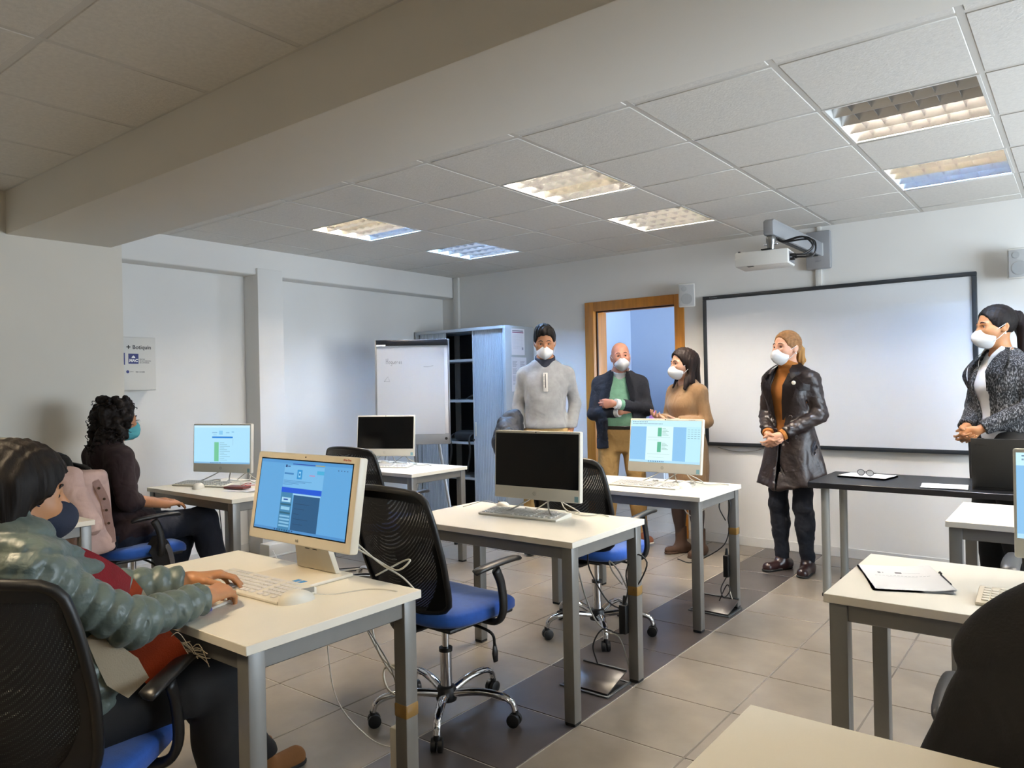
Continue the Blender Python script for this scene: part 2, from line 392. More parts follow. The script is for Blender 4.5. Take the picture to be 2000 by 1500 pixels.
# ================================================================== furniture
m_top = mat('cream laminate top', 'e6e0d2', .42, noise=.02, nscale=3)
m_edge = mat('cream edge band', 'd8cfba', .5)
m_steel = mat('grey powder-coated steel', '7d7c79', .38, .35, noise=.03, nscale=20)
m_blk = mat('black plastic', '0c0c0d', .45)
m_blkr = mat('black rubber', '101010', .8)
m_chrome = mat('chrome', 'd9d9dc', .07, 1.0)
ZT = .735
def desk_proto():
    t = thing('computer_desk', '', 'desk')
    MB().box((0, 0, ZT-.025), (1., .6, ZT)).build('tabletop', m_top, t, bevel=.0015, seg=1)
    z1, z0 = ZT-.027, ZT-.077
    for y in (.02, .55): MB().box((.06, y, z0), (.94, y+.03, z1)).build('rail', m_steel, t, bevel=.003, seg=1)
    for x in (.02, .95): MB().box((x, .06, z0), (x+.03, .54, z1)).build('rail', m_steel, t, bevel=.003, seg=1)
    for x in (.012, .938):
        for y in (.012, .538):
            l = MB().box((0, 0, .012), (.05, .05, z1)).build('leg', m_steel, t, bevel=.004, loc=(x, y, 0))
            MB().box((.001, .001, 0), (.049, .049, .014)).build('foot_cap', m_blkr, l, bevel=.003, seg=1)
    return t
DESKS = [((-2.622, 1.012), 'white desk with the seated typing woman and the tilted blue-screened monitor'),
         ((-2.6, 2.422), 'white desk in the middle with a black-screened computer'),
         ((-2.643, 3.732), 'white desk right in front of the bald man, bearing a lit screen'),
         ((-4.863, 2.338), 'white desk against the left wall facing the curly-haired woman'),
         ((-4.803, 3.705), 'white desk in front of the flipchart'),
         ((-4.865, 1.003), 'white desk corner behind the typing woman, left edge of the photo'),
         ((-.613, 2.24), 'white desk with a stapled document, at the right edge'),
         ((-.49, 3.648), 'white desk between the black table and the document desk'),
         ((-.52, .795), 'white desktop in the bottom right corner')]
dk = None
for (x, y), lab in DESKS:
    if dk is None: dk = desk_proto(); o = dk
    else: o = dup(dk)
    o.location = (x, y, 0); tag(o, lab, 'desk', 'white computer desks')
# ---- black table
bt = thing('black_table', 'long black table with round grey legs below the whiteboard', 'table', (-1.385, 4.77, 0))
BZ = .715
MB().box((0, 0, BZ-.034), (1.8, .65, BZ)).build('tabletop', mat('black laminate', '17171a', .33, noise=.08, nscale=3), bt, bevel=.002, seg=1)
for x in (.085, 1.7):
    for y in (.07, .5):
        l = MB().cyl((0,0,.02), (0,0,BZ-.034), .025, n=20).build('leg', mat('grey tube leg', '8f908d', .35, .3), bt, smooth='auto', loc=(x, y, 0))
        MB().lathe([(.03, 0), (.03, .012), (.026, .02)], 20).build('foot_cap', m_blkr, l)
# ---- task chairs
m_blue = mat('blue seat fabric', '0f4fa8', .8, noise=.10, nscale=40, bump=.12, bscale=400, sheen=.3)
def mesh_fabric():
    m = bpy.data.materials.new('black mesh fabric'); m.use_nodes = True; n = m.node_tree.nodes; l = m.node_tree.links
    b = n['Principled BSDF']; b.inputs['Base Color'].default_value = (.006, .006, .007, 1); b.inputs['Roughness'].default_value = .7
    tr = n.new('ShaderNodeBsdfTransparent'); mx = n.new('ShaderNodeMixShader'); tc = n.new('ShaderNodeTexCoord')
    vo = n.new('ShaderNodeTexVoronoi'); vo.inputs['Scale'].default_value = 260; vo.inputs['Randomness'].default_value = .0
    mr = n.new('ShaderNodeMapRange'); mr.inputs['From Min'].default_value = .22; mr.inputs['From Max'].default_value = .30; mr.inputs['To Min'].default_value = .55; mr.inputs['To Max'].default_value = 1.
    l.new(tc.outputs['Object'], vo.inputs['Vector']); l.new(vo.outputs['Distance'], mr.inputs['Value']); l.new(mr.outputs[0], mx.inputs['Fac'])
    l.new(tr.outputs[0], mx.inputs[1]); l.new(b.outputs[0], mx.inputs[2]); l.new(mx.outputs[0], n['Material Output'].inputs['Surface'])
    return m
m_mesh = mesh_fabric()
def back_pt(u, v):
    """u -1..1 across, v 0..1 up"""
    w = np.interp(v, [0, .15, .45, .75, .93, 1], [.185, .215, .232, .222, .205, .192])
    y = -.245 - .10*v - .05*math.sin(v*PI)*0 + .055*u*u + .03*(1-v)**3
    return (u*w, y, .50 + .48*v - .02*u*u*v)
def chair_proto():
    t = thing('task_chair', '', 'chair')
    MB().lathe([(.02,.065), (.042,.07), (.046,.10), (.036,.125), (.027,.13)], 20).build('hub', m_blk, t, smooth='auto')
    for k in range(5):
        a = 2*PI*k/5 + .35; c, s = math.cos(a), math.sin(a)
        path = bez([(c*.03, s*.03, .098), (c*.14, s*.14, .118), (c*.235, s*.235, .115), (c*.285, s*.285, .095), (c*.30, s*.30, .06)], 20)
        n = len(path)
        l = MB().tube(path, [.020-.006*i/n for i in range(n)], 10, flat=.8).build('base_leg', m_chrome, t, smooth='auto')
        ca = MB().cyl((c*.30, s*.30, .04), (c*.30, s*.30, .066), .013, n=10)
        q = Vector((-s, c, 0))
        for sg in (-1, 1):
            p = Vector((c*.295, s*.295, .026)) + q*sg*.013
            ca.tube([p-q*.010, p-q*.008, p+q*.008, p+q*.010], [.021, .026, .026, .021], 18)
        ca.build('caster', m_blk, l, smooth='auto')
    MB().cyl((0,0,.12), (0,0,.27), .024, n=20).build('gas_lift', m_chrome, t, smooth='auto')
    MB().cyl((0,0,.27), (0,0,.285), .028, n=20).build('collar', m_blk, t, smooth='auto')
    MB().cyl((0,0,.28), (0,0,.41), .0145, n=16).build('piston', m_chrome, t, smooth='auto')
    MB().box((-.09,-.12,.395), (.09,.10,.425)).build('mechanism', m_blk, t, bevel=.01)
    lv = MB().tube(bez([(.07,.02,.40), (.19,.02,.395), (.235,.03,.375), (.235,.04,.33)], 12), .006, 8).build('tilt_lever', m_blk, t, smooth=True)
    MB().tube([(.235,.04,.335), (.235,.042,.30), (.235,.045,.265)], [.008,.016,.012], 12, flat=.5).build('paddle', m_blk, lv, smooth=True)
    def seat(u, v):   # lens-shaped cushion with a waterfall front
        th = 2*PI*u; ph = -PI/2 + PI*v
        e = lambda x, p: math.copysign(abs(x)**p, x)
        cx = e(math.cos(th), .55)*e(math.cos(ph), .35)*.243; cy = e(math.sin(th), .6)*e(math.cos(ph), .35)*.235
        z = .462 + .036*e(math.sin(ph), .7)
        if cy > .12: z -= .9*(cy-.12)**2*3
        if ph > 0: z += .012*(cx/.243)**2
        return (cx, cy+.02, z)
    MB().grid(seat, 40, 14, True).build('seat', m_blue, t, smooth=True)
    MB().box((-.2,-.17,.418), (.2,.2,.436)).build('seat_shell', m_blk, t, bevel=.008)
    # back: rim, mesh panel, solid lower band
    loop = [back_pt(-1+2*i/14, 1) for i in range(15)] + [back_pt(1, 1-i/16) for i in range(1, 17)] + [back_pt(1-2*i/10, 0) for i in range(1, 11)] + [back_pt(-1, i/16) for i in range(1, 16)]
    L = len(loop)
    sm = [tuple(sum(loop[(i+k) % L][c] for k in (-1, 0, 1))/3 for c in range(3)) for i in range(L)]
    MB().tube(sm+[sm[0]], .013, 8, caps=False).build('back_rim', m_blk, t, smooth=True)
    MB().grid(lambda u, v: back_pt((2*u-1)*.985, .02+.965*v), 17, 17).build('back_mesh', m_mesh, t, smooth=True)
    def side(sg):   # broad sweeping cheeks at the lower sides of the frame
        def f(u, v):
            w0 = 1.0 - (.10 + .34*max(0, 1-v/.55)**1.5)*u if v < .999 else 1
            p = back_pt(sg*w0, v*.62); return (p[0], p[1]-.008, p[2])
        return f
    for sg in (-1, 1): MB().grid(side(sg), 6, 14).build('back_cheek', m_blk, t, smooth='auto', solid=.012)
    MB().grid(lambda u, v: (lambda p: (p[0], p[1]-.008, p[2]))(back_pt((2*u-1)*.99, 1-.075*v)), 14, 4).build('top_band', m_blk, t, smooth='auto', solid=.01)
    MB().tube(bez([(0,-.08,.405), (0,-.22,.41), (0,-.275,.47), (0,-.285,.58)], 14), .03, 10, flat=.45).build('back_bracket', m_blk, t, smooth=True)
    for sg in (-1, 1):
        MB().tube(bez([(sg*.17, .03, .425), (sg*.255, .035, .43), (sg*.285, .04, .48), (sg*.285, .03, .58), (sg*.285, .0, .645)], 24), [.022]*25, 10, flat=.6).build('armrest_post', m_blk, t, smooth=True)
        MB().tube(bez([(sg*.283, -.115, .648), (sg*.287, -.10, .66), (sg*.288, .0, .668), (sg*.282, .11, .668), (sg*.27, .15, .655)], 18), [.01, .022, .026, .028, .029]+[.03]*8+[.028, .025, .02, .012][:4]+[.01]*2, 12, flat=.42).build('arm_pad', mat('black armrest', '141415', .38), t, smooth=True)
    return t
CH = [((-2.10, 2.22), -.04, 'empty blue-seated mesh chair in the middle foreground, chrome base in full view'),
      ((-2.13, 3.46), .02, 'empty mesh chair behind the middle black-screened computer'),
      ((-3.74, 3.36), .10, 'empty mesh chair half hidden behind the tilted blue-screened monitor'),
      ((-4.38, 2.02), -.05, 'mesh chair the curly-haired woman sits on'),
      ((-2.02, .735), .66, 'mesh chair the typing woman sits on'),
      ((.045, 1.85), .05, 'mesh chair under the black coat, bottom right'),
      ((.06, 3.28), .0, 'mesh chair mostly hidden behind the screen at the right edge')]
cp = None
for (x, y), a, lab in CH:
    if cp is None: cp = chair_proto(); o = cp
    else: o = dup(cp)
    o.location = (x, y, 0); o.rotation_euler = (0, 0, a); tag(o, lab, 'chair', 'blue-seated task chairs')
# ================================================================== computers
m_wp = mat('white computer plastic', 'dcd6c8', .42)
m_cream = mat('cream monitor plastic', 'e2d8c4', .4)
m_scr = mat('dark glossy screen', '020203', .12, spec=.35)
m_key = mat('cream keycap', 'ddd6c6', .5)
m_keyw = mat('white keycap', 'd9d6d2', .5)
m_cab_w = mat('white cable', 'cfcabd', .5); m_cab_b = mat('black cable', '0d0d0e', .5); m_cab_g = mat('grey cable', '8d8a82', .5)
m_lit = mat_attr('lit screen', .25, 1.0)
m_print = mat_attr('printed paper', .75)
m_ink = mat('dark ink', '1b1c22', .7)
def scr_page(kind):
    R = []
    if kind == 'web':      # pale blue page with a form, green panel
        W = 'a9dcf6'
        R += [(0, .945, 1, 1, 'c4e8fb'), (0, 0, 1, .04, '7fb2da'), (.33, .80, .42, .825, '7fb3d8'), (.35, .745, .41, .76, '93c2e2'), (.455, .76, .52, .86, '84c4ea'), (.58, .80, .64, .82, '7fb3d8'), (.68, .82, .72, .84, '6ea7d2'), (.33, .665, .70, .71, '2b7fd0'), (.37, .06, .45, .56, '6fbf95')]
        R += [(.47, .54-.045*k, .47+.08+.05*((k*7) % 3), .55-.045*k, '7fa9ba') for k in range(11)] + [(.70, .48, .705, .66, '8fb9d8')]
        R += [(.3+.022*k, .012, .31+.022*k, .03, '3c5f86') for k in range(9)]
        return W, R
    if kind == 'doc':      # word processor with a white page between blue margins
        W = '8ec3ec'
        R += [(0, .85, 1, 1, 'c9f0fb'), (.80, 0, 1, .86, 'bdeaf8'), (.235, .0, .62, .86, 'd9f6f6'), (0, 0, 1, .055, 'b3dff5'), (.40, .62, .455, .83, '62b795'), (.40, .25, .455, .49, '62b795')]
        R += [(.465, .80-.03*k, .465+.05+.02*(k % 3), .81-.03*k, '8fb6ae') for k in range(6)] + [(.465, .46-.03*k, .465+.05+.02*(k % 3), .47-.03*k, '8fb6ae') for k in range(6)]
        R += [(.26, .595, .58, .602, 'a9cdcf'), (.26, .20, .58, .206, 'a9cdcf'), (.26, .53, .42, .536, 'a9cdcf'), (.28, .12, .5, .125, 'b9dadb')]
        R += [(.03+.025*k, .955, .045+.025*k, .97, '6b8da6') for k in range(9)] + [(.03+.02*k, .91, .042+.02*k, .93, '86a7bc') for k in range(22)]
        R += [(.82+.045*(k % 4), .79-.05*(k//4), .85+.045*(k % 4), .80-.05*(k//4), '86aebf') for k in range(20)]
        R += [(.28+.026*k, .015, .293+.026*k, .04, '3f5f86') for k in range(9)]
        return W, R
    # 'form': the tilted monitor's page, blue bar, dark lower panel
    W = '5da0d4'
    R += [(0, .955, 1, 1, '4f92cb'), (.28, .62, .72, .93, '73b3e0'), (.0, .0, 1, .035, '4a89c2'), (.37, .945, .62, .957, '1d3c9c'), (.62, .945, .72, .957, 'a8a065'), (.29, .90, .31, .935, '173f77'), (.315, .905, .345, .925, '3d6ea6'),
          (.285, .80, .39, .825, '3f7fb8'), (.43, .745, .485, .875, '2b8ccb'), (.445, .77, .47, .85, '86c6ea'), (.45, .795, .465, .825, '1d6fb4'), (.565, .80, .625, .815, 'b08ab6'), (.645, .83, .72, .88, '47a9d3')]
    R += [(.285, .71-.018*k, .60-.07*k, .717-.018*k, '4a86ba') for k in range(4)]
    R += [(.275, .545, .715, .615, '1c55cf'), (.275, .0, .405, .545, '3d7fa9'), (.29, .41, .39, .475, 'a5d2ea'), (.31, .435, .36, .455, '1d4b9b'), (.29, .30, .39, .345, '8dc3df'), (.28, .365, .40, .39, '2a5f78'), (.28, .245, .40, .27, '2a5f78')]
    R += [(.285, .20-.045*k, .40, .225-.045*k, '7fb6d8') for k in range(4)]
    R += [(.42, .035, .705, .52, '24557f'), (.41, .52, .71, .54, '9cc9e6')] + [(.44, .40-.07*k, .60-.05*(k % 3), .407-.07*k, '1b4266') for k in range(5)]
    R += [(.24+.028*k, .008, .255+.028*k, .028, '1f4b7c') for k in range(8)] + [(.86+.03*k, .90, .87+.03*k, .915, '35628f') for k in range(4)]
    return W, R
def aio(x, y, rz, tilt, screen, label, base=None, sticker=True, lift=0.):
    """white all-in-one computer on two wire feet; (x,y) centre of the screen plane"""
    t = thing('desktop_computer', label, 'computer', (x, y, ZT), rz, 'white all-in-one computers')
    Mx = Matrix.Translation((0, 0, .235)) @ Matrix.Rotation(-tilt, 4, 'X')
    def put(o): return place(o, Mx)
    h = MB()
    w, hh = .245, .165
    put(h.box((-w, .0, -hh), (w, .030, hh)).build('housing', m_wp, t, bevel=.006))
    put(MB().box((-.20, .028, -.13), (.20, .05, .12)).build('rear_shell', m_wp, t, bevel=.012))
    if screen: W, R = scr_page(screen); o = prt('screen', .474, .258, R, W, m_lit, t, loc=(0, -.0012, .024))
    else: o = MB().box((-.237, -.0012, -.129), (.237, .004, .129)).build('screen', m_scr, t, loc=(0, 0, .024))
    put(o)
    put(MB().cyl((0, -.0014, .159), (0, .004, .159), .0032, n=12).build('webcam', m_blk, t))
    lg = MB().tube([(-.006 + .006*0 + .0085*math.cos(a), -.0016, -.135+.0085*math.sin(a)) for a in [2*PI*k/20 for k in range(21)]], .0008, 5)
    lg.tube([(-.004-.006, -.0018, -.141), (-.002-.006, -.0018, -.129)], .0007, 5).tube([(.002-.006, -.0018, -.141), (.004-.006, -.0018, -.129)], .0007, 5)
    put(lg.build('round_logo', mat('pale grey print', 'a9a498', .5), t))
    if sticker: put(MB().box((.216, -.001, -.160), (.236, .002, -.134)).build('sticker', mat('blue grey sticker', '7ea4ad', .5), t))
    put(text('model_print', 'HP All-in-One', .007, mat('pale grey print', 'a9a498', .5), t, loc=(.155, -.0012, .157)))
    # two bent wire feet
    for sg in (-1, 1):
        MB().tube(bez([(sg*.03, .05, .13), (sg*.045, .03, .075), (sg*.10, -.045, .03), (sg*.15, -.09, .0045), (sg*.11, -.085, .0045), (sg*.06, .0, .02), (sg*.10, .09, .0045), (sg*.14, .11, .0045)], 42), .0042, 7).build('wire_foot', mat('grey wire foot', 'b4b0a6', .3, .6), t, smooth=True)
    return t
aio(-4.63, 2.735, .30, .04, 'web', 'lit white computer on the desk the curly-haired woman faces')
aio(-4.47, 4.07, .46, .12, None, 'black-screened white computer in front of the flipchart')
aio(-2.09, 2.86, .045, .05, None, 'black-screened white computer on the middle desk, largest dark screen')
aio(-2.035, 4.115, -.024, .15, 'doc', 'lit white computer showing a document page, in front of the bald man')
aio(.065, 2.70, .0, .04, 'doc', 'lit computer cut by the right edge of the photo', sticker=False)
aio(-4.64, 1.40, .15, .04, 'web', 'computer barely showing behind the typing woman, left edge')
# ---- the cream monitor on the front desk
mo = thing('monitor', 'cream computer tilted back with a blue web page, before the typing woman', 'monitor', (-2.064, 1.50, ZT))
Mx = Matrix.Translation((0, 0, .258)) @ Matrix.Rotation(-.169, 4, 'X')
def put(o): return place(o, Mx)
w, hh = .273, .15
put(MB().box((-w, 0, -hh), (w, .035, hh)).build('housing', m_cream, mo, bevel=.007))
W, R = scr_page('form'); put(prt('screen', .488, .238, R, W, m_lit, mo, loc=(0, -.0012, .006)))
put(MB().box((-.248, -.0006, -.117), (.248, .003, .129)).build('screen_border', m_scr, mo))
put(text('brand_print', 'LG', .012, mat('grey print', '6b665c', .5), mo, loc=(-.002, -.0012, -.14)))
put(text('corner_print', 'All-in-One', .009, mat('red print', 'b5533c', .5), mo, loc=(.195, -.0012, .136)))
put(MB().cyl((0, -.001, .139), (0, .003, .139), .0025, n=10).build('webcam', m_blk, mo))
MB().add([(-.075,.02,.16),(.075,.02,.16),(.105,.055,.012),(-.105,.055,.012),(-.075,.045,.16),(.075,.045,.16),(.105,.075,.012),(-.105,.075,.012)], [(0,3,2,1),(4,5,6,7),(0,1,5,4),(1,2,6,5),(2,3,7,6),(3,0,4,7)]).build('stand_neck', m_cream, mo, bevel=.004)
MB().box((-.14,-.09,0), (.14,.10,.012)).build('stand_base', m_cream, mo, bevel=.005)
MB().box((.055,-.08,.0121), (.075,-.055,.0127)).build('sticker', mat('blue sticker', '3d8fd0', .5), mo)
MB().box((.082,-.08,.0121), (.102,-.055,.0127)).build('sticker', mat('blue sticker', '3d8fd0', .5), mo)
mk = MB()
for x0 in (-.02, .02):
    mk.box((x0-.012, .024, .130), (x0+.012, .0265, .132)).box((x0-.001, .026, .10), (x0+.001, .0295, .13)).box((x0-.012, .036, .085), (x0+.010, .0385, .087))
mk.build('stand_marks', m_ink, mo)
# ---- keyboards
def keyboard(x, y, rz, label, keys, mk_=m_keyw, body=m_wp, L=.44, D=.145):
    t = thing('keyboard', label, 'keyboard', (x, y, ZT), rz, 'white keyboards')
    b = MB(); b.prism([(-D/2, 0), (D/2, 0), (D/2, .022), (D/2-.02, .022), (-D/2, .010)], -L/2, L/2, axis=0)
    b.build('case', body, t, bevel=.004)
    rows = [(0, 15, 1.), (1, 15, 1.), (2, 14, 1.06), (3, 13, 1.14), (4, 12, 1.23), (5, 8, 1.)]
    kw = (L-.03)/21.5
    me = MB().prism([(-kw*.44, -kw*.44), (kw*.44, -kw*.44), (kw*.44, kw*.44), (-kw*.44, kw*.44)], 0, .005).mesh('key', bevel=.0012, seg=1); me.materials.append(mk_)
    J = MB()
    for r in range(6):
        yy = D/2-.018 - r*(D-.03)/5.6; zz = .020 + (yy-D/2)*.078 - .0005
        cols = list(range(15)) + [16, 17, 18, 19, 20] if r else [0, 2, 3, 4, 5, 7, 8, 9, 10, 12, 13, 14, 16, 17, 18]
        if r == 5: cols = [0, 1.2, 2.4, 'space', 10, 11.2, 12.4, 13.8, 16, 17.5, 19.5]
        for c in cols:
            if c == 'space':
                xx = -L/2+.02+kw*6.2; q = MB().box((-kw*2.7, -kw*.44, 0), (kw*2.7, kw*.44, .005))
                if keys: q.build('space_bar', mk_, t, bevel=.001, seg=1, loc=(xx, yy, zz))
                else: J.box((xx-kw*2.7, yy-kw*.44, zz), (xx+kw*2.7, yy+kw*.44, zz+.005))
                continue
            xx = -L/2+.02+kw*(c+.1)
            if keys:
                o = bpy.data.objects.new('key', me); link(o, t); o.location = (xx, yy, zz)
            else: J.box((xx-kw*.43, yy-kw*.43, zz), (xx+kw*.43, yy+kw*.43, zz+.005))
    if not keys: J.build('keys', mk_, t)['kind'] = 'stuff'
    return t
keyboard(-2.075, 1.325, .02, 'white keyboard under the typing woman\'s hands', True)
keyboard(-2.12, 2.80, .06, 'white keyboard with a mouse on it, on the middle desk', False)
keyboard(-2.09, 3.985, .0, 'white keyboard in front of the document screen by the bald man', False)
keyboard(-4.60, 2.60, .30, 'white keyboard on the desk the curly-haired woman faces', False)
keyboard(-4.36, 3.95, .42, 'white keyboard on the desk in front of the flipchart', False)
keyboard(-.03, 2.425, .02, 'cream keyboard beside the stapled document', True, m_key, m_cream)
# ---- mice
def sdfless_mouse():
    def f(u, v):
        th = 2*PI*u; ph = v*PI/2
        x = .031*math.cos(th)*math.cos(ph)**.6 if v < 1 else 0; y = .056*math.sin(th)*(math.cos(ph)**.6 if v < 1 else 0)
        z = .036*math.sin(ph)*(1-.22*((y+.012)/.05)**2)
        return (x*(1+.12*math.sin(th)*-1), y, max(z, 0))
    return MB().grid(f, 24, 10, True).mesh('shell', smooth=True)
mouse_me = sdfless_mouse(); mouse_me.materials.append(m_wp)
def mouse(x, y, z, rz, label, cable=None):
    t = thing('computer_mouse', label, 'mouse', (x, y, z), rz, 'white computer mice')
    o = bpy.data.objects.new('shell', mouse_me); link(o, t)
    MB().tube([(0, .02, .031), (0, .03, .028), (0, .04, .0225)], [.002, .004, .002], 8).build('wheel', m_cab_g, t, smooth=True)
    MB().box((-.0004, .015, .018), (.0004, .055, .034)).build('button_gap', m_cab_g, t)
    if cable: MB().tube(bez(cable, 30), .0018, 6).build('cable', m_cab_w, t, smooth=True)
    return t
mouse(-1.84, 1.315, ZT, -.25, 'cream mouse on the front desk beside the keyboard', [(0, .053, .012), (.01, .12, .002), (.03, .22, .002), (.10, .27, .002), (.10, .32, -.03)])
mouse(-2.335, 2.905, ZT+.0, 1.1, 'cream mouse left of the middle keyboard', [(0, .053, .012), (-.05, .10, .03), (-.16, .14, .004)])
mouse(-1.865, 4.02, ZT, -.35, 'white mouse right of the keyboard by the bald man', [(0, .053, .012), (-.03, .12, .004), (-.10, .17, .02), (-.2, .16, .004)])
mouse(-4.50, 2.495, ZT, .6, 'white mouse on the desk the curly-haired woman faces', [(0, .053, .012), (.0, .12, .003), (.1, .2, .003)])
mouse(-4.50, 4.09, ZT, .2, 'white mouse on the desk in front of the flipchart', [(0, .053, .012), (.0, .1, .003)])
# ================================================================== wall things
m_grey = mat('cool grey metal', 'b9bfc4', .4, .25, noise=.02)
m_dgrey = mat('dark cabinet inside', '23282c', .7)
m_lgrey = mat('light grey metal side', 'a9adb0', .5, .1, noise=.03)
m_paper = mat('white paper', 'e6e6e8', .8)
# whiteboard
wbd = thing('whiteboard', 'wide white board with dark slim frame on the front wall', 'whiteboard', (-1.563, YW, 1.443))
w, h = .985, .628
MB().box((-w+.012, -.028, -h+.012), (w-.012, -.004, h-.012)).build('writing_surface', mat('glossy whiteboard enamel', 'dfe1e4', .16, coat=.2), wbd)
mf = mat('dark slate frame', '22272c', .4)
fr = MB().box((-w, -.04, h-.03), (w, 0, h)).box((-w, -.04, -h), (w, 0, -h+.03)).box((-w, -.04, -h+.03), (-w+.03, 0, h-.03)).box((w-.03, -.04, -h+.03), (w, 0, h-.03))
fr.build('frame', mf, wbd, bevel=.004)
text('brand_print', 'Promethean', .014, mat('grey print on frame', '8a8f94', .5), wbd, loc=(-w+.06, -.0405, h-.02))
# projector on its arm
pj = thing('projector_mount', 'grey wall arm holding the projector above the whiteboard', 'wall mount', (-1.605, YW, 2.345))
m_arm = mat('grey arm enamel', '9a9ca0', .4, .2)
MB().box((-.09, -.05, -.145), (.09, 0, .145)).build('wall_plate', m_arm, pj, bevel=.012)
text('plate_print', 'SMART', .014, mat('grey plate print', '7d7f83', .5), pj, loc=(-.02, -.0505, -.09))
MB().box((-.04, -.06, -.05), (.04, -.05, .05)).build('arm_socket', mat('pale arm trim', 'c3c4c4', .4), pj, bevel=.003)
MB().prism([(-.06, -.05), (-.06, .055), (-1.14, .055), (-1.17, .04), (-1.17, -.045), (-1.155, -.05)], -.032, .032, axis=0).build('arm', m_arm, pj, bevel=.006)
MB().box((-.015, -1.1, -.056), (.015, -.1, -.05)).build('arm_slot', m_blk, pj)
MB().lathe([(.016, -.15), (.022, -.145), (.024, -.10), (.03, -.09), (.03, -.06), (.024, -.05)], 18, (0, -1.12, 0)).build('swivel', mat('brushed swivel steel', '8d8d8c', .3, .9), pj, smooth='auto')
MB().cyl((-.045, -1.12, -.105), (.045, -1.12, -.105), .006, n=8).build('wing_screw', m_chrome, pj, smooth=True)
MB().box((-.10, -1.15, -.152), (.10, -1.09, -.146)).box((-.03, -1.23, -.152), (.03, -1.02, -.146)).build('bracket', m_blk, pj, bevel=.001)
pr = thing('projector', 'white ceiling projector with black cables, above the whiteboard', 'projector', (-1.645, 4.84, 2.145), .1)
m_pj = mat('white projector plastic', 'd5d3ce', .45)
MB().prism([(-.165, -.115), (.165, -.105), (.165, .105), (-.165, .115)], -.05, .046).build('body', m_pj, pj and pr, bevel=.010)
MB().box((.12, -.08, -.035), (.168, .08, .03)).build('connector_bay', mat('grey connector bay', '77777a', .5), pr, bevel=.002)
for y, z in ((-.055, .005), (-.02, .01), (.02, .0), (-.05, -.02)): MB().box((.166, y-.012, z-.008), (.195, y+.012, z+.008)).build('plug', m_blk, pr, bevel=.002)
for k, (y, z) in enumerate(((-.055, .005), (-.02, .01), (.02, .0))):
    MB().tube(bez([(.19, y, z), (.25+.02*k, y+.02, z+.005), (.29, y+.08, z+.06+.02*k), (.22, y+.12, z+.13), (.09, .10+.01*k, .125), (.05, .10, .16)], 30), .006, 7).build('cable', m_cab_b, pr, smooth=True)
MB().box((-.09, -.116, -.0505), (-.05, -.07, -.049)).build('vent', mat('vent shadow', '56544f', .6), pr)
MB().cyl((-.14, -.10, .046), (-.14, -.10, .052), .008, n=10).build('foot', m_blk, pr)
tk = MB().box((-1.635, YW-.0195, 2.07), (-1.589, YW, 2.2)).box((-1.618, YW-.016, 2.49), (-1.590, YW, ZC-.004))
tag(MB().box((-.023, -.0195, 0), (.023, 0, .128)).build('cable_trunking', mat('white trunking', 'd9d7d2', .5), bevel=.002, loc=(-1.612, YW, 2.0725)), 'white cable trunking between projector plate and whiteboard', 'trunking')
tag(MB().box((-.015, -.016, 0), (.015, 0, .037)).build('cable_trunking', mat('white trunking', 'd9d7d2', .5), bevel=.002, loc=(-1.604, YW, 2.4925)), 'short cable trunking from projector plate to ceiling', 'trunking')
tag(MB().box((-.035, -.035, 0), (.035, 0, ZC-.006)).build('corner_trunking', mat('white trunking', 'd9d7d2', .5), bevel=.004, loc=(-5.355, YW, 0)), 'vertical white trunking in the room corner behind the cabinet', 'trunking')
# speakers
def speaker(x, label, rz):
    s = thing('wall_speaker', label, 'speaker', (x, YW, 2.09))
    MB().cyl((0, 0, 0), (0, -.035, 0), .015, n=10).build('bracket', m_wp, s)
    Mx = Matrix.Translation((0, -.095, 0)) @ Matrix.Rotation(rz, 4, 'Z') @ Matrix.Rotation(.12, 4, 'X')
    g = m_white_sp
    place(MB().prism([(-.07, -.055), (.07, -.055), (.055, .05), (-.055, .05)], -.10, .10).build('cabinet', g, s, bevel=.012), Mx)
    place(MB().box((-.060, -.060, -.088), (.060, -.054, .088)).build('grille', mat('grey speaker grille', 'b3b4b4', .6, bump=.5, bscale=900), s, bevel=.006), Mx)
    c = MB().lathe([(.046, 0), (.046, .002), (.04, .003)], 24); place(c.build('woofer_ring', mat('darker grille', '9d9fa0', .6), s, loc=(0, -.0602, -.03), rot=(PI/2, 0, 0)), Mx)
    c = MB().lathe([(.022, 0), (.022, .002), (.018, .003)], 20); place(c.build('tweeter_ring', mat('darker grille', '9d9fa0', .6), s, loc=(-.02, -.0602, .055), rot=(PI/2, 0, 0)), Mx)
m_white_sp = mat('white speaker plastic', 'd2d0cb', .45)
speaker(-2.66, 'small white loudspeaker above the door frame corner', .35)
speaker(-.33, 'small white loudspeaker at the right edge above the dark-haired woman', .05)
# first aid box
fa = thing('first_aid_box', 'white first aid box lettered Botiquin on the left wall', 'first aid box', (XL, 2.555, 1.567))
MB().box((0, -.30, -.195), (.12, .155, .195)).build('case', mat('white sheet metal box', 'd4d2cc', .45), fa, bevel=.004)
MB().box((.12, -.295, -.19), (.124, .150, .19)).build('door', mat('white sheet metal box', 'd4d2cc', .45), fa, bevel=.002)
m_navy = mat('navy print', '14206b', .5); m_wprint = mat('white print', 'eeeeee', .5)
def on_face(y, z, d=.1243): return dict(loc=(d, y, z), rot=(PI/2, 0, PI/2))
text('box_lettering', 'Botiquin', .040, m_ink, fa, bold=.0006, **on_face(-.016, .108))
MB().box((.124, -.058, .118), (.1246, -.030, .125)).box((.124, -.0475, .108), (.1246, -.0405, .135)).build('cross_mark', m_ink, fa)
MB().box((.124, -.046, .0), (.1246, .026, .073)).build('logo_square', m_navy, fa)
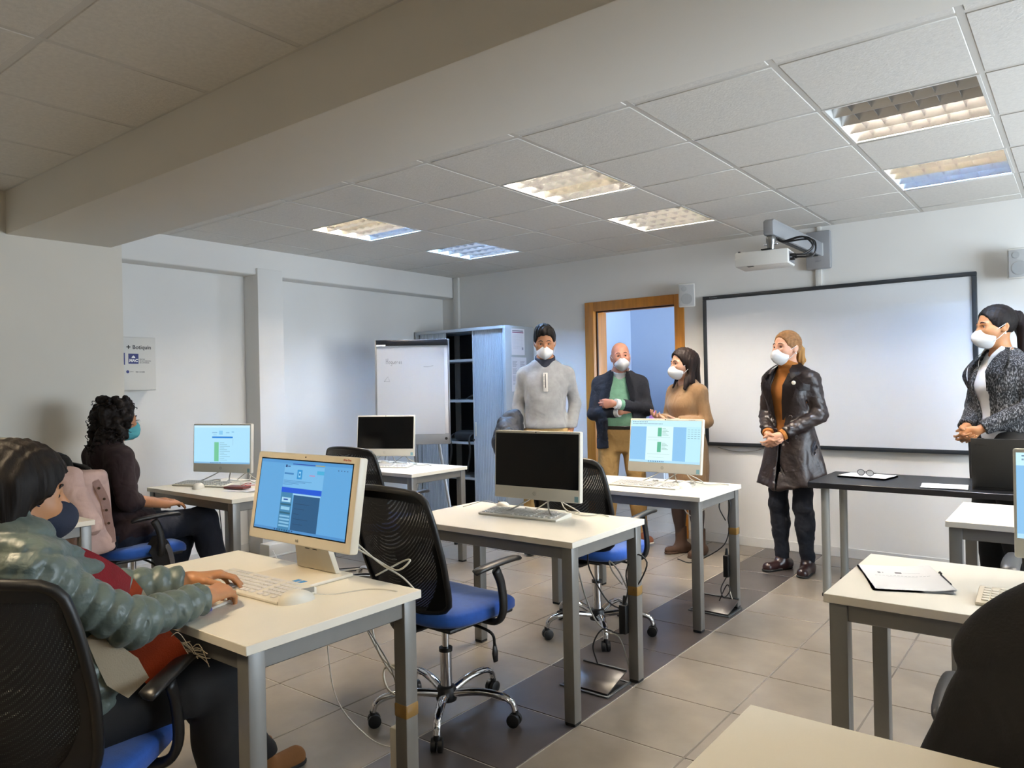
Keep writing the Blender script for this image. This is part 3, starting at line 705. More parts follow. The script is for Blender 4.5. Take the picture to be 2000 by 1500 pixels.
text('logo_lettering', 'MAC', .029, m_wprint, fa, bold=.0012, shear=.15, **on_face(-.042, .014, .1247))
MB().prism([(-.024, .042), (.004, .042), (-.002, .054), (-.010, .060), (-.018, .054)], .1246, .1250, axis=0).build('logo_crest', m_wprint, fa)
MB().box((.124, -.15, -.008), (.1246, -.070, .078)).build('logo_square', m_navy, fa)
for k, s_ in enumerate(('MUTUA', 'DE ACCIDENTES', 'DE CANARIAS')): text('small_lettering', s_, .011, m_ink, fa, **on_face(.034, .030-.013*k))
MB().cyl((.124, -.052, -.058), (.1246, -.052, -.058), .011, n=16).build('info_dot', m_navy, fa)
text('small_lettering', '24 H', .012, m_ink, fa, **on_face(-.036, -.062))
text('small_lettering', '900 110 000', .013, m_ink, fa, **on_face(.004, -.064))
# ---- roller-shutter cabinet
cb = thing('filing_cabinet', 'tall grey roller-shutter cabinet in the corner, half open', 'cabinet', (-5.55, 5.50, 0))
CW, CD, CHt = 1.20, .455, 1.93
MB().box((0, 0, 0), (.02, CD, CHt)).build('side_panel', m_lgrey, cb, bevel=.002); MB().box((CW-.03, 0, 0), (CW, CD, CHt)).build('side_panel', m_lgrey, cb, bevel=.002)
MB().box((.02, 0, CHt-.03), (CW-.03, CD, CHt)).build('top_panel', m_grey, cb, bevel=.002); MB().box((.02, 0, 0), (CW-.03, CD, .06)).build('plinth', m_grey, cb)
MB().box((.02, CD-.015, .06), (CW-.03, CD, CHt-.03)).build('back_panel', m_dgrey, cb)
def shutter(x0, x1, nm):
    n = int((x1-x0)/.02); pts = []
    for k in range(n+1):
        x = x0+(x1-x0)*k/n; pts += [(x-.0025, .032), (x, .026), (x+.0025, .032)] if 0 < k < n else [(x, .032)]
    b = MB(); b.prism(pts + [(x1, .042), (x0, .042)], .06, CHt-.03)
    return b.build(nm, mat('blue grey shutter slats', 'b4bcc4', .42, .15), cb)
s1 = shutter(.035, .40, 'shutter_door'); s2 = shutter(.775, CW-.045, 'shutter_door')
MB().box((.768, .018, .06), (.782, .046, CHt-.03)).build('lead_rail', m_grey, s2, bevel=.002)
MB().box((.787, .016, .86), (.797, .03, 1.0)).build('pull', m_wp, s2, bevel=.002); MB().cyl((.77, .02, .825), (.77, .01, .825), .012, n=14).build('lock', m_blk, s2)
for z in (.43, .785, 1.205, 1.615): MB().box((.02, .06, z-.012), (CW-.03, CD-.02, z+.012)).build('shelf', m_grey, cb)
# bag and cables on the shelves
bag = thing('laptop_bag', 'black soft bag hanging over the third shelf of the cabinet', 'bag', (-4.98, 5.66, .797))
MB().grid(lambda u, v: (.15*math.copysign(abs(math.cos(2*PI*u))**.6, math.cos(2*PI*u))*math.cos(PI*(v-.5))**.4, .09*math.copysign(abs(math.sin(2*PI*u))**.6, math.sin(2*PI*u))*math.cos(PI*(v-.5))**.4, .055+.055*math.sin(PI*(v-.5))), 24, 10, True).build('bag_body', mat('black nylon', '0e0f11', .7, bump=.3, bscale=200), bag, smooth=True)
for x in (-.12, .13): MB().tube(bez([(x, .0, .09), (x-.01, -.12, .05), (x+.01, -.135, -.1), (x-.04, -.13, -.3)], 20), .012, 6, flat=.35).build('strap', m_blk, bag, smooth=True)
tag(MB().tube(bez([(-.16, 0, .006), (-.08, .03, .01), (0, -.02, .02), (.07, .01, .05), (.03, .04, .06), (-.02, 0, .02), (.1, -.03, .008)], 40), .006, 6).build('coiled_cable', m_cab_b, smooth=True, loc=(-4.93, 5.64, 1.218)), 'tangled black cable on the second shelf of the cabinet', 'cable')
# notices on the cabinet side (side faces +X)
R = [(.08, .90, .9, .945, '8a8793'), (.08, .845, .92, .88, '7b2a5c')] + [(.12, .78-.045*k, .88, .785-.045*k, 'b3b2bb') for k in range(13)] + [(.12+.108*k, .22, .125+.108*k, .78, 'b9b8c1') for k in range(8)] + [(.78, .2, .9, .3, '9a98a8')]
tag(prt('notice_sheet', .21, .255, R, 'dfdde2', m_print, loc=(-4.3485, 5.70, 1.775), rot=(0, 0, PI/2)), 'timetable sheet with a purple bar taped high on the cabinet side', 'notice')
R = [(.08+.5*c, .90-.03*k, .30+.5*c+.12*((k*5) % 3)/3, .912-.03*k, '9c9ca6') for c in (0, 1) for k in range(24) if k % 7]
tag(prt('notice_sheet', .24, .33, R, 'dcdce2', m_print, loc=(-4.3485, 5.71, 1.46), rot=(0, 0, PI/2)), 'text sheet taped under the timetable on the cabinet side', 'notice')
# ---- flipchart
fc = thing('flipchart', 'flipchart easel with a white sheet reading Hogueras', 'flipchart', (-4.646, 4.558, 0), math.radians(39))
Mx = Matrix.Translation((0, 0, 1.317)) @ Matrix.Rotation(-.05, 4, 'X')
put = lambda o: place(o, Mx)
bw, bh = .318, .458
put(MB().box((-bw, 0, -bh), (bw, .022, bh)).build('board', mat('white flip board', 'd8d8da', .35), fc, bevel=.003))
m_alf = mat('aluminium trim', 'a5a7aa', .35, .7)
put(MB().box((-bw-.006, -.006, -bh), (-bw+.008, .026, bh)).box((bw-.008, -.006, -bh), (bw+.006, .026, bh)).box((-bw, -.006, -bh-.004), (bw, .026, -bh+.09)).build('frame', m_alf, fc, bevel=.002))
put(MB().box((-bw+.004, -.03, bh-.055), (bw-.004, .0, bh-.004)).build('clamp_bar', mat('black clamp', '11151b', .3), fc, bevel=.006))
put(MB().box((-bw+.01, -.032, bh-.06), (-bw+.09, -.03, bh-.045)).build('clamp_label', m_paper, fc))
put(MB().cyl((bw-.03, -.012, -bh+.045), (bw-.03, -.004, -bh+.045), .012, n=16).build('tray_knob', m_blk, fc))
sh = MB().grid(lambda u, v: (-bw+.012+(2*bw-.05)*u, -.010-.003*v**6, -bh+.085+(2*bh-.135)*v), 4, 14).build('paper_pad', mat('flip paper', 'eceef2', .75), fc, smooth='auto', solid=.005); put(sh)
STR = {'H': [[(0,1),(0,0)], [(.0,.52),(.5,.55)], [(.5,1.05),(.48,0)]], 'o': [[(.25,.5),(.05,.4),(0,.2),(.12,.02),(.3,.05),(.38,.25),(.25,.5)]], 'g': [[(.35,.45),(.15,.48),(.03,.25),(.15,.05),(.33,.2),(.36,.45),(.34,-.1),(.2,-.35),(.02,-.25)]], 'u': [[(0,.45),(.04,.1),(.2,.02),(.34,.2),(.36,.45),(.36,.05),(.42,0)]],
       'e': [[(.03,.25),(.3,.3),(.25,.48),(.08,.4),(.03,.15),(.15,.0),(.34,.08)]], 'r': [[(0,.42),(.05,0)], [(.04,.25),(.15,.42),(.3,.4)]], 'a': [[(.3,.4),(.12,.42),(.02,.2),(.12,.02),(.28,.15),(.32,.42),(.36,.02)]], 's': [[(.28,.45),(.1,.42),(.1,.28),(.26,.2),(.22,.03),(.02,.05)]]}
wr = MB(); x = 0
for c in 'Hogueras':
    for st in STR[c]: wr.tube([(-.225+(x+p[0])*.031, -.0195, .245+p[1]*.045) for p in (bez([(a, b_, 0) for a, b_ in st], 16) if len(st) > 2 else [Vector((a, b_, 0)) for a, b_ in st])], .0011, 5)
    x += .72 if c == 'H' else .56
wr.tube([(.10, -.0195, .215), (.14, -.0195, .214), (.185, -.0195, .224)], .001, 5)
wr.tube([(-.245, -.0195, .09), (-.21, -.0195, .135), (-.195, -.0195, .09), (-.245, -.0195, .093)], .0009, 5)
put(wr.build('handwriting', mat('marker ink', '5a5f66', .6), fc))
for x, y, x2, y2 in ((-.22, .01, -.36, -.12), (.22, .01, .36, -.12), (0, .05, 0, .5)):
    l = MB().tube([(x, y, 1.0), (x, y, .86), (x2, y2, .01)], .014, 10).build('leg', m_alf, fc, smooth='auto'); MB().cyl((x2, y2, 0), (x2, y2, .03), .017, n=12).build('foot_cap', m_blkr, l)
# ---- kitchen things
m_app = mat('white appliance', 'd4dae2', .35)
fg = thing('fridge', 'white fridge in the blue room behind the door', 'fridge', (-3.72, 7.85, 0))
MB().box((0, 0, .02), (.6, .6, 1.42)).build('body', m_app, fg, bevel=.01)
MB().box((.01, -.03, .06), (.59, 0, 1.40)).build('door', m_app, fg, bevel=.01); MB().box((.05, -.055, .93), (.10, -.03, 1.0)).build('handle', mat('grey handle', '7f8d9b', .4), fg, bevel=.004)
mw = thing('microwave', 'white microwave on top of the fridge behind the door', 'microwave', (-3.68, 7.87, 1.42))
MB().box((0, 0, .012), (.48, .34, .28)).build('housing', m_app, mw, bevel=.006); MB().box((.045, -.006, .04), (.33, .0, .25)).build('door_glass', mat('dark oven glass', '1c2836', .2), mw, bevel=.004); MB().box((.35, -.006, .04), (.46, 0, .25)).build('control_panel', mat('silver panel', 'aab4bf', .4), mw)
for x in (.04, .44): MB().cyl((x, .05, 0), (x, .05, .014), .014, n=10).build('foot', m_blk, mw)
kc = thing('kitchen_counter', 'low white kitchen counter behind the bald man', 'counter', (-4.65, 7.7, 0))
MB().box((0, 0, .84), (.86, .6, .88)).build('worktop', m_app, kc, bevel=.004); MB().box((.02, .03, .08), (.84, .6, .84)).build('cupboard', m_app, kc); MB().box((.03, .0, .1), (.42, .03, .82)).build('cupboard_door', m_app, kc, bevel=.003); MB().box((.44, .0, .1), (.83, .03, .82)).build('cupboard_door', m_app, kc, bevel=.003)
def bottle(x, y, h, m, label, cm):
    t = thing('soap_bottle', label, 'bottle', (x, y, .88), 0)
    MB().lathe([(.034, 0), (.037, .01), (.037, h*.6), (.03, h*.72), (.012, h*.78), (.012, h*.84)], 18).build('bottle_body', m, t, smooth='auto')
    MB().lathe([(.014, h*.84), (.014, h*.9), (.005, h*.91), (.005, h), (.012, h)], 12).tube([(0, 0, h), (-.03, -.02, h-.005)], .006, 6).build('pump', cm, t, smooth='auto')
bottle(-4.02, 7.84, .20, mat('pink soap', 'e08fd0', .25), 'pink soap bottle beside the fridge behind the door', m_app)
bottle(-4.12, 7.94, .25, mat('clear gel', 'c8d8ee', .2), 'clear gel bottle with a dark pump beside the pink soap', m_blk)
# ---- things on the black table
def sheets(name, label, loc, rz, w, h, n, R, cat='papers', curl=.0, bgc='e8e8ea'):
    t = thing(name, label, cat, loc, rz)
    rr = random.Random(n*7+int(w*1000))
    for k in range(n):
        a = rr.uniform(-.05, .05); o = MB().grid(lambda u, v: ((u-.5)*w, (v-.5)*h, .0009*k + .0004*k*0 + curl*max(0, (u-.6))**2*(k+1)/n + .002*rr.random()*0), 6, 4).build('sheet', m_paper, t, solid=.0008); o.rotation_euler = (0, 0, a if k < n-1 else 0)
    if R is not None:
        o = prt('printed_face', w*.98, h*.98, R, bgc, m_print, t, loc=(0, 0, .0009*(n-1)+.0010), rot=(-PI/2, 0, 0))
        if curl:
            for v in o.data.vertices:
                u = v.co.x/w+.5; v.co.y -= curl*max(0, u-.6)**2
    return t
tx = [(.12, .88-.05*k, .5+.35*((k*3) % 5)/5, .892-.05*k, 'aaaab2') for k in range(14)]
sheets('paper_stack', 'stack of paper with glasses on it, on the black table', (-1.13, 5.19, BZ), -.15, .30, .21, 12, tx, curl=.0)
sheets('paper_sheets', 'loose white sheets left of the laptop on the black table', (-.66, 4.93, BZ), .1, .24, .21, 5, tx, curl=.0)
gl = thing('eyeglasses', 'dark folded eyeglasses on the paper stack', 'glasses', (-1.13, 5.16, BZ+.0125), -.3)
mg = mat('dark glasses frame', '15161a', .3)
for sg in (-1, 1):
    MB().tube([(sg*.03+.024*math.cos(a), -.01, .020+.018*math.sin(a)) for a in [2*PI*k/20 for k in range(21)]], .002, 6).build('rim', mg, gl, smooth=True)
    MB().tube(bez([(sg*.055, -.01, .022), (sg*.05, .03, .014), (-sg*.02, .05, .006)], 14), .0018, 6).build('temple', mg, gl, smooth=True)
    MB().cyl((sg*.03, -.0105, .020), (sg*.03, -.0095, .020), .022, n=20).build('lens', mat('clear lens', 'b4b8bd', .08), gl)
MB().tube([(-.008, -.01, .026), (0, -.012, .03), (.008, -.01, .026)], .002, 6).build('bridge', mg, gl)
lp = thing('laptop', 'black laptop seen from behind on the black table', 'laptop', (-.315, 4.93, BZ), .0)
MB().box((-.205, -.03, 0), (.205, .25, .02)).build('base', m_blk, lp, bevel=.003)
Ml = Matrix.Translation((0, -.03, .018)) @ Matrix.Rotation(.10, 4, 'X')
place(MB().box((-.205, -.008, 0), (.205, 0, .275)).build('lid', mat('dark laptop lid', '1d1d1c', .45), lp, bevel=.003), Ml)
place(text('lid_lettering', 'Lenovo', .018, mat('dim lid print', '0a0a0a', .3), lp, loc=(-.185, -.0083, .235)), Ml)
# ---- document, pen on the right desk
R = [(.20, .66, .24, .71, '6d7078'), (.26, .67, .28, .70, 'a0a2a8'), (.44, .66, .53, .71, '3f434c'), (.55, .675, .78, .682, 'a8aab0'), (.12, .555, .88, .563, '8a8c94'), (.30, .52, .70, .526, '9c9ea6')]
R += [(.12+.05*k, .553, .135+.05*k, .565, 'e8e8ea') for k in range(15)]
sheets('stapled_document', 'stapled white document with two crests, on the right desk', (-.455, 2.53, ZT), .38, .212, .30, 6, R, 'document', curl=.06)
pn = thing('pen', 'thin dark pen on the document desk', 'pen', (-.345, 2.552, ZT+.0125), .364)
MB().tube([(0, -.07, 0), (0, -.06, 0), (0, .05, 0)], [.001, .0024, .0026], 8).build('barrel', m_ink, pn, smooth=True)
MB().tube([(0, .045, .004), (0, .06, .005), (0, .072, .0)], [.003, .0034, .0025], 8).build('cap', m_blk, pn, smooth=True)
# ---- phone, papers on the left-wall desk
ph = thing('phone_case', 'brown leather phone case on papers, left-wall desk', 'phone case', (-4.23, 2.60, ZT+.006), .35)
MB().box((-.075, -.04, 0), (.075, .04, .016)).build('cover', mat('brown leather', '6e3a34', .5, bump=.2), ph, bevel=.006)
MB().tube(bez([(.03, .0, .018), (.05, .03, .03), (.09, .02, .03), (.07, -.02, .022), (.11, .03, .02)], 24), .002, 6).build('lanyard', mat('red cord', 'c0504a', .6), ph, smooth=True)
sheets('paper_sheets', 'paper under the brown phone case on the left-wall desk', (-4.16, 2.60, ZT), .3, .21, .15, 3, tx)
# ---- white connection boxes on the floor by the pilaster
def sbox(loc, s, label):
    t = thing('socket_box', label, 'socket box', loc); MB().box((-s[0]/2, -s[1]/2, 0), (s[0]/2, s[1]/2, s[2])).build('cover', m_wp, t, bevel=.006); MB().box((-s[0]/2-.004, -s[1]/2-.004, 0), (s[0]/2+.004, s[1]/2+.004, .012)).build('rim', m_wp, t, bevel=.002)
sbox((-5.30, 3.66, 0), (.13, .34, .10), 'white floor socket box at the foot of the pilaster')
sbox((-4.05, 3.90, 0), (.16, .30, .07), 'white floor socket box under the desk before the flipchart')
# ---- floor outlet hatches, lids propped open
def hatch(x, y, label):
    t = thing('floor_outlet', label, 'floor outlet', (x, y, .001))
    MB().box((0, 0, 0), (.25, .012, .006)).box((0, .198, 0), (.25, .21, .006)).box((0, .012, 0), (.012, .198, .006)).box((.238, .012, 0), (.25, .198, .006)).build('frame', mat('grey hatch frame', '5c6062', .45, .5), t, bevel=.001)
    MB().box((.012, .012, 0), (.238, .198, .002)).build('well', m_blk, t)
    Mh = Matrix.Translation((.012, .02, .006)) @ Matrix.Rotation(.26, 4, 'X')
    place(MB().box((0, 0, 0), (.226, .18, .006)).build('lid', m_tileD, t, bevel=.001), Mh)
    place(MB().box((0, .172, .0), (.226, .18, .012)).build('lid_lip', mat('grey hatch frame', '5c6062', .45, .5), t), Mh)
hatch(-1.895, 2.74, 'open floor outlet under the middle desk')
hatch(-1.885, 4.08, 'open floor outlet under the desk by the bald man')
# ---- cables, power bricks and tape on the desk legs
m_tape = mat('brown packing tape', '8a6a34', .25, coat=.4); 
def cable(pts, r, m, label, n=40):
    return tag(MB().tube(bez(pts, n), r, 6).build('cable', m, smooth=True), label, 'cable')
def tape(x, y, z, label):
    o = MB().box((-.027, -.027, -.022), (.027, .027, .022)).build('packing_tape', m_tape, bevel=.006, loc=(x, y, z)); tag(o, label, 'tape', 'brown tape wraps on desk legs'); return o
def brick(x, y, z, m, s, label, rot=(0,0,0), lab=False):
    t = thing('power_adapter', label, 'power adapter', (x, y, z)); t.rotation_euler = rot
    MB().box((-s[0]/2, -s[1]/2, -s[2]/2), (s[0]/2, s[1]/2, s[2]/2)).build('case', m, t, bevel=.004)
    MB().cyl((0, 0, s[2]/2), (0, 0, s[2]/2+.04), .011, .006, n=10).build('plug', m, t, smooth='auto')
    if lab:
        R = [(.1+.2*c, .08, .12+.2*c+.05, .92, '8d8a84') for c in range(3)] + [(.75, .1, .85, .4, '4c4a46'), (.7, .6, .9, .7, '6c6a64')]
        prt('rating_label', s[1]*.8, s[2]*.8, R, 'd2cdc2', m_print, t, loc=(s[0]/2+.0006, 0, 0), rot=(0, 0, PI/2))
    return t
# front desk, right rear leg at (-1.66, 1.575)
tape(-1.659, 1.575, .375, 'brown tape around the front desk leg, by the chrome chair base')
brick(-1.715, 1.60, .225, m_wp, (.035, .06, .15), 'white power adapter taped to the front desk leg', lab=True)
for k, P in enumerate(([(-1.93, 1.58, .72), (-1.88, 1.585, .62), (-1.76, 1.60, .48), (-1.705, 1.585, .40), (-1.70, 1.60, .34), (-1.715, 1.60, .30)],
          [(-1.82, 1.60, .72), (-1.84, 1.60, .60), (-1.80, 1.60, .50), (-1.72, 1.60, .46), (-1.69, 1.60, .40), (-1.69, 1.615, .2), (-1.69, 1.61, .005)],
          [(-1.96, 1.60, .72), (-1.90, 1.60, .62), (-1.78, 1.605, .47), (-1.70, 1.60, .44), (-1.72, 1.61, .48), (-1.80, 1.615, .45), (-1.77, 1.60, .40), (-1.70, 1.60, .385)],
          [(-2.02, 1.56, .72), (-2.03, 1.57, .5), (-2.02, 1.60, .30), (-1.95, 1.68, .16), (-1.84, 1.70, .15), (-1.77, 1.66, .19), (-1.70, 1.61, .34)])):
    cable(P, (.0028, .0028, .0035, .002)[k], (m_cab_g, m_cab_w, m_cab_w, m_cab_w)[k], ('grey cable sloping to the tape on the front desk leg', 'pale cable running down the front desk leg', 'looped pale cable knotted at the front desk leg', 'thin white cable sagging under the front desk')[k])
cable([(-1.90, 1.55, .86), (-1.84, 1.62, .80), (-1.76, 1.64, .77), (-1.72, 1.66, .80), (-1.77, 1.68, .79), (-1.84, 1.62, .745)], .003, m_cab_w, 'white cable looping behind the cream monitor stand')
cable([(-1.88, 1.56, .87), (-1.82, 1.62, .79), (-1.76, 1.66, .745), (-1.73, 1.69, .70)], .003, m_cab_w, 'white cable hanging from the cream monitor over the desk edge')
# middle desk, right rear leg at (-1.637, 2.985)
tape(-1.637, 2.985, .415, 'brown tape around the middle desk leg')
brick(-1.675, 2.955, .285, m_blk, (.035, .05, .13), 'black power adapter on the middle desk leg')
for k, P in enumerate(([(-1.80, 2.88, .70), (-1.82, 2.88, .55), (-1.80, 2.90, .46), (-1.74, 2.92, .36), (-1.68, 2.94, .34), (-1.66, 2.96, .41), (-1.665, 2.96, .50), (-1.62, 2.97, .58), (-1.57, 2.98, .55), (-1.60, 2.98, .47), (-1.63, 2.96, .42)],
          [(-1.86, 2.80, .70), (-1.84, 2.84, .48), (-1.80, 2.88, .30), (-1.75, 2.92, .22), (-1.70, 2.94, .20), (-1.67, 2.96, .10), (-1.66, 2.97, .02)],
          [(-1.79, 2.90, .07), (-1.80, 2.88, .16), (-1.76, 2.90, .235), (-1.70, 2.93, .22), (-1.67, 2.955, .22)],
          [(-1.66, 2.96, .42), (-1.70, 2.95, .50), (-1.74, 2.94, .54), (-1.72, 2.93, .50), (-1.68, 2.95, .44)])):
    cable(P, .0036, (m_cab_b, m_cab_g, m_cab_b, m_cab_g)[k], ('black cable looping above the tape on the middle desk leg', 'grey cable sagging from the middle desk to the floor outlet', 'black cable arching out of the floor outlet under the middle desk', 'small grey cable loop beside the middle desk leg')[k])
# desk by the bald man, right rear leg at (-1.68, 4.295)
tape(-1.68, 4.295, .46, 'brown tape around the leg of the desk by the bald man')
brick(-1.715, 4.265, .25, m_blk, (.032, .045, .13), 'black power adapter on the leg of the desk by the bald man')
for k, P in enumerate(([(-1.72, 4.27, .52), (-1.75, 4.25, .60), (-1.73, 4.26, .66), (-1.69, 4.27, .63), (-1.70, 4.26, .54), (-1.70, 4.27, .46), (-1.74, 4.25, .36), (-1.90, 4.20, .26), (-1.98, 4.15, .28)],
          [(-1.715, 4.265, .19), (-1.74, 4.23, .12), (-1.72, 4.22, .07), (-1.69, 4.24, .11), (-1.71, 4.24, .14), (-1.76, 4.22, .02)],
          [(-1.70, 4.25, .12), (-1.68, 4.27, .03)], [(-1.95, 4.20, .70), (-1.97, 4.22, .60), (-1.90, 4.2, .54), (-1.80, 4.22, .62), (-1.79, 4.25, .70)])):
    cable(P, .0036, (m_cab_b, m_cab_b, m_cab_w, m_cab_w)[k], ('black cable looping at the desk leg by the bald man', 'black cable coil above the far floor outlet', 'short white cable into the far floor outlet', 'white cable drooping under the desk by the bald man')[k])
# loops behind the computers
for (x, y), who in (((-2.05, 2.93), 'the middle computer'), ((-1.98, 4.20), 'the document screen by the bald man'), ((-4.5, 2.82), 'the computer on the left-wall desk'), ((-4.36, 4.14), 'the computer before the flipchart')):
    cable([(x-.02, y+.02, .92), (x+.03, y+.03, .80), (x+.10, y-.02, .76), (x+.18, y-.0, .74), (x+.24, y+.05, .742), (x+.30, y+.03, .741)], .003, m_cab_w, 'white cable trailing behind ' + who)
    cable([(x-.10, y, .742), (x+.0, y+.02, .80), (x+.08, y-.0, .785), (x+.14, y+.03, .745), (x+.05, y+.05, .742)], .003, m_cab_w, 'arched white cable under ' + who)
# floor cables left of the cream monitor
cable([(-5.05, 2.95, .7), (-5.06, 2.97, .4), (-5.02, 3.0, .05), (-4.9, 3.1, .004), (-4.6, 3.3, .004), (-4.3, 3.6, .004)], .004, m_cab_b, 'black cable from the left-wall desk along the floor')
cable([(-5.2, 3.5, .06), (-5.0, 3.45, .005), (-4.7, 3.55, .005), (-4.4, 3.5, .005), (-4.2, 3.75, .03)], .004, m_cab_w, 'white cable lying on the floor near the pilaster')
cable([(-4.9, 3.55, .005), (-4.6, 3.45, .005), (-4.3, 3.65, .02), (-4.1, 3.85, .07)], .004, m_cab_b, 'black cable into the socket box under the flipchart desk')
for k, x in enumerate((-4.02, -3.98)):
    cable([(x, 3.95, .70), (x-.02, 3.93, .45), (x+.02, 3.9, .1)], .0035, (m_cab_b, m_cab_w)[k], ('black' if k == 0 else 'white')+' cable hanging under the desk before the flipchart')
cable([(-2.45, YW-.01, .80), (-2.3, YW-.012, .772), (-2.15, YW-.012, .78), (-2.05, YW-.012, .81)], .003, m_cab_g, 'thin grey cable sagging below the left end of the whiteboard')
tag(MB().box((-.02, -.012, -.045), (.02, 0, .045)).build('wall_switch', m_wp, bevel=.003, loc=(-2.635, YW, 1.31)), 'white wall switch between door frame and whiteboard', 'switch')
# ================================================================== soft shapes: distance fields meshed with surface nets
def V(*a): return np.array(a, float)
def nrm(v): v = np.asarray(v, float); return v/max(1e-9, np.linalg.norm(v))
def smin(a, b, k):
    h = np.clip(.5+.5*(b-a)/k, 0, 1); return b+(a-b)*h-k*h*(1-h)
def smax(a, b, k): return -smin(-a, -b, k)
def rc(P, a, b, ra, rb):
    a = np.asarray(a, float); b = np.asarray(b, float); d = b-a
    t = np.clip(((P-a)@d)/max(1e-12, d@d), 0, 1)
    return np.linalg.norm(P-a-t[:, None]*d, axis=1)-(ra+(rb-ra)*t)
def rct(P, a, b, ra, rb):
    a = np.asarray(a, float); b = np.asarray(b, float); d = b-a; L = np.linalg.norm(d)
    tu = ((P-a)@d)/(L*L); t = np.clip(tu, 0, 1)
    return np.linalg.norm(P-a-t[:, None]*d, axis=1)-(ra+(rb-ra)*t), tu*L
def ell(P, c, r, R=None):
    q = P-np.asarray(c, float)
    if R is not None: q = q@R
    r = np.asarray(r, float); k0 = np.linalg.norm(q/r, axis=1); k1 = np.linalg.norm(q/(r*r), axis=1)
    return k0*(k0-1)/np.maximum(k1, 1e-9)
def rbox(P, c, h, rad, R=None):
    q = P-np.asarray(c, float)
    if R is not None: q = q@R
    q = np.abs(q)-(np.asarray(h, float)-rad)
    return np.linalg.norm(np.maximum(q, 0), axis=1)+np.minimum(q.max(1), 0)-rad
def stack(P, prof):
    """upright body of elliptical sections; prof rows (z, cy, halfwidth, halfdepth[, cx])"""
    A = np.array([tuple(r)+(0,)*(5-len(r)) for r in prof], float); z = P[:, 2]
    zz = np.linspace(A[0, 0], A[-1, 0], 90); cols = []
    for c in range(1, 5):
        y = np.interp(zz, A[:, 0], A[:, c]); y = np.convolve(np.pad(y, 4, mode='edge'), np.ones(9)/9, 'valid'); cols.append(np.interp(z, zz, y))
    cy, w, d, cx = cols
    q = np.sqrt(((P[:, 0]-cx)/w)**2+((P[:, 1]-cy)/d)**2)
    s = (q-1)*np.minimum(w, d)*(.55+.45*np.minimum(1, np.maximum(w, d)/np.minimum(w, d)))
    e = np.maximum(A[0, 0]-z, z-A[-1, 0])
    return smax(s, e, .03)
def rotm(rx=0, ry=0, rz=0): return np.array(Matrix.Rotation(rz, 3, 'Z') @ Matrix.Rotation(ry, 3, 'Y') @ Matrix.Rotation(rx, 3, 'X'))
_wv = [(nrm(rng.normal(size=3)), rng.uniform(0, 6)) for _ in range(8)]
def folds(P, amp, freq, stretch=(1, 1, .45)):
    Q = P*np.array(stretch)*freq; s = np.zeros(len(P))
    w = np.sin(Q@_wv[6][0]*1.3+_wv[6][1])*1.4
    for i in range(4):
        k, ph = _wv[i]; s += np.sin(Q@k*(1+.55*i)+ph+w)/(1+.5*i)
    return amp*(.42*s+.5*(.6-np.abs(np.sin(s*1.7+w))))
def surf(fn, lo, hi, h, B=8):
    lo = np.asarray(lo, float); nb = np.maximum(1, np.ceil((np.asarray(hi, float)-lo)/(h*B)).astype(int)); n = nb*B
    g = np.stack(np.meshgrid(*[np.arange(k) for k in nb], indexing='ij'), -1).reshape(-1, 3)
    cen = lo+(g+.5)*B*h-.5*h; d = fn(cen)
    F = np.empty(n, np.float32); keep = np.abs(d) < B*h*1.25+.02
    Fb = F.reshape(nb[0], B, nb[1], B, nb[2], B)
    sg = np.where(d < 0, -1., 1.).reshape(nb)
    Fb[:] = sg[:, None, :, None, :, None]
    off = np.stack(np.meshgrid(*[np.arange(B)]*3, indexing='ij'), -1).reshape(-1, 3)*h
    ki = g[keep]
    for s in range(0, len(ki), 300):
        q = ki[s:s+300]; pts = (lo+q*(B*h))[:, None, :]+off[None]
        val = fn(pts.reshape(-1, 3)).reshape(len(q), B, B, B)
        Fb[q[:, 0], :, q[:, 1], :, q[:, 2], :] = val
    S = F < 0; nx, ny, nz = n; cn = np.array([nx-1, ny-1, nz-1]); tot = int(cn.prod())
    acc = np.zeros((tot, 3)); cnt = np.zeros(tot); edges = []
    for ax in range(3):
        sl0 = [slice(None)]*3; sl1 = [slice(None)]*3; sl0[ax] = slice(0, -1); sl1[ax] = slice(1, None)
        cr = S[tuple(sl0)] != S[tuple(sl1)]; I = np.argwhere(cr)
        if not len(I): continue
        J = I.copy(); J[:, ax] += 1
        f0 = F[I[:, 0], I[:, 1], I[:, 2]]; f1 = F[J[:, 0], J[:, 1], J[:, 2]]
        p = I.astype(float); p[:, ax] += f0/(f0-f1); o1, o2 = [(1, 2), (2, 0), (0, 1)][ax]
        q4 = []; ok = np.ones(len(I), bool)
        for a, b in ((0, 0), (-1, 0), (-1, -1), (0, -1)):
            c = I.copy(); c[:, o1] += a; c[:, o2] += b; v = ((c >= 0) & (c < cn)).all(1); ok &= v
            idx = (np.clip(c, 0, cn-1)*np.array([cn[1]*cn[2], cn[2], 1])).sum(1); q4.append(idx)
            for k in range(3): acc[:, k] += np.bincount(idx[v], p[v, k], minlength=tot)
            cnt += np.bincount(idx[v], minlength=tot)
        Q = np.stack(q4, 1)[ok]; flip = (f0 < 0)[ok]
        Q[~flip] = Q[~flip][:, ::-1]; edges.append(Q)
    Q = np.concatenate(edges); used = np.unique(Q); mp = np.full(tot, -1); mp[used] = np.arange(len(used))
    return lo+acc[used]/cnt[used][:, None]*h, mp[Q]
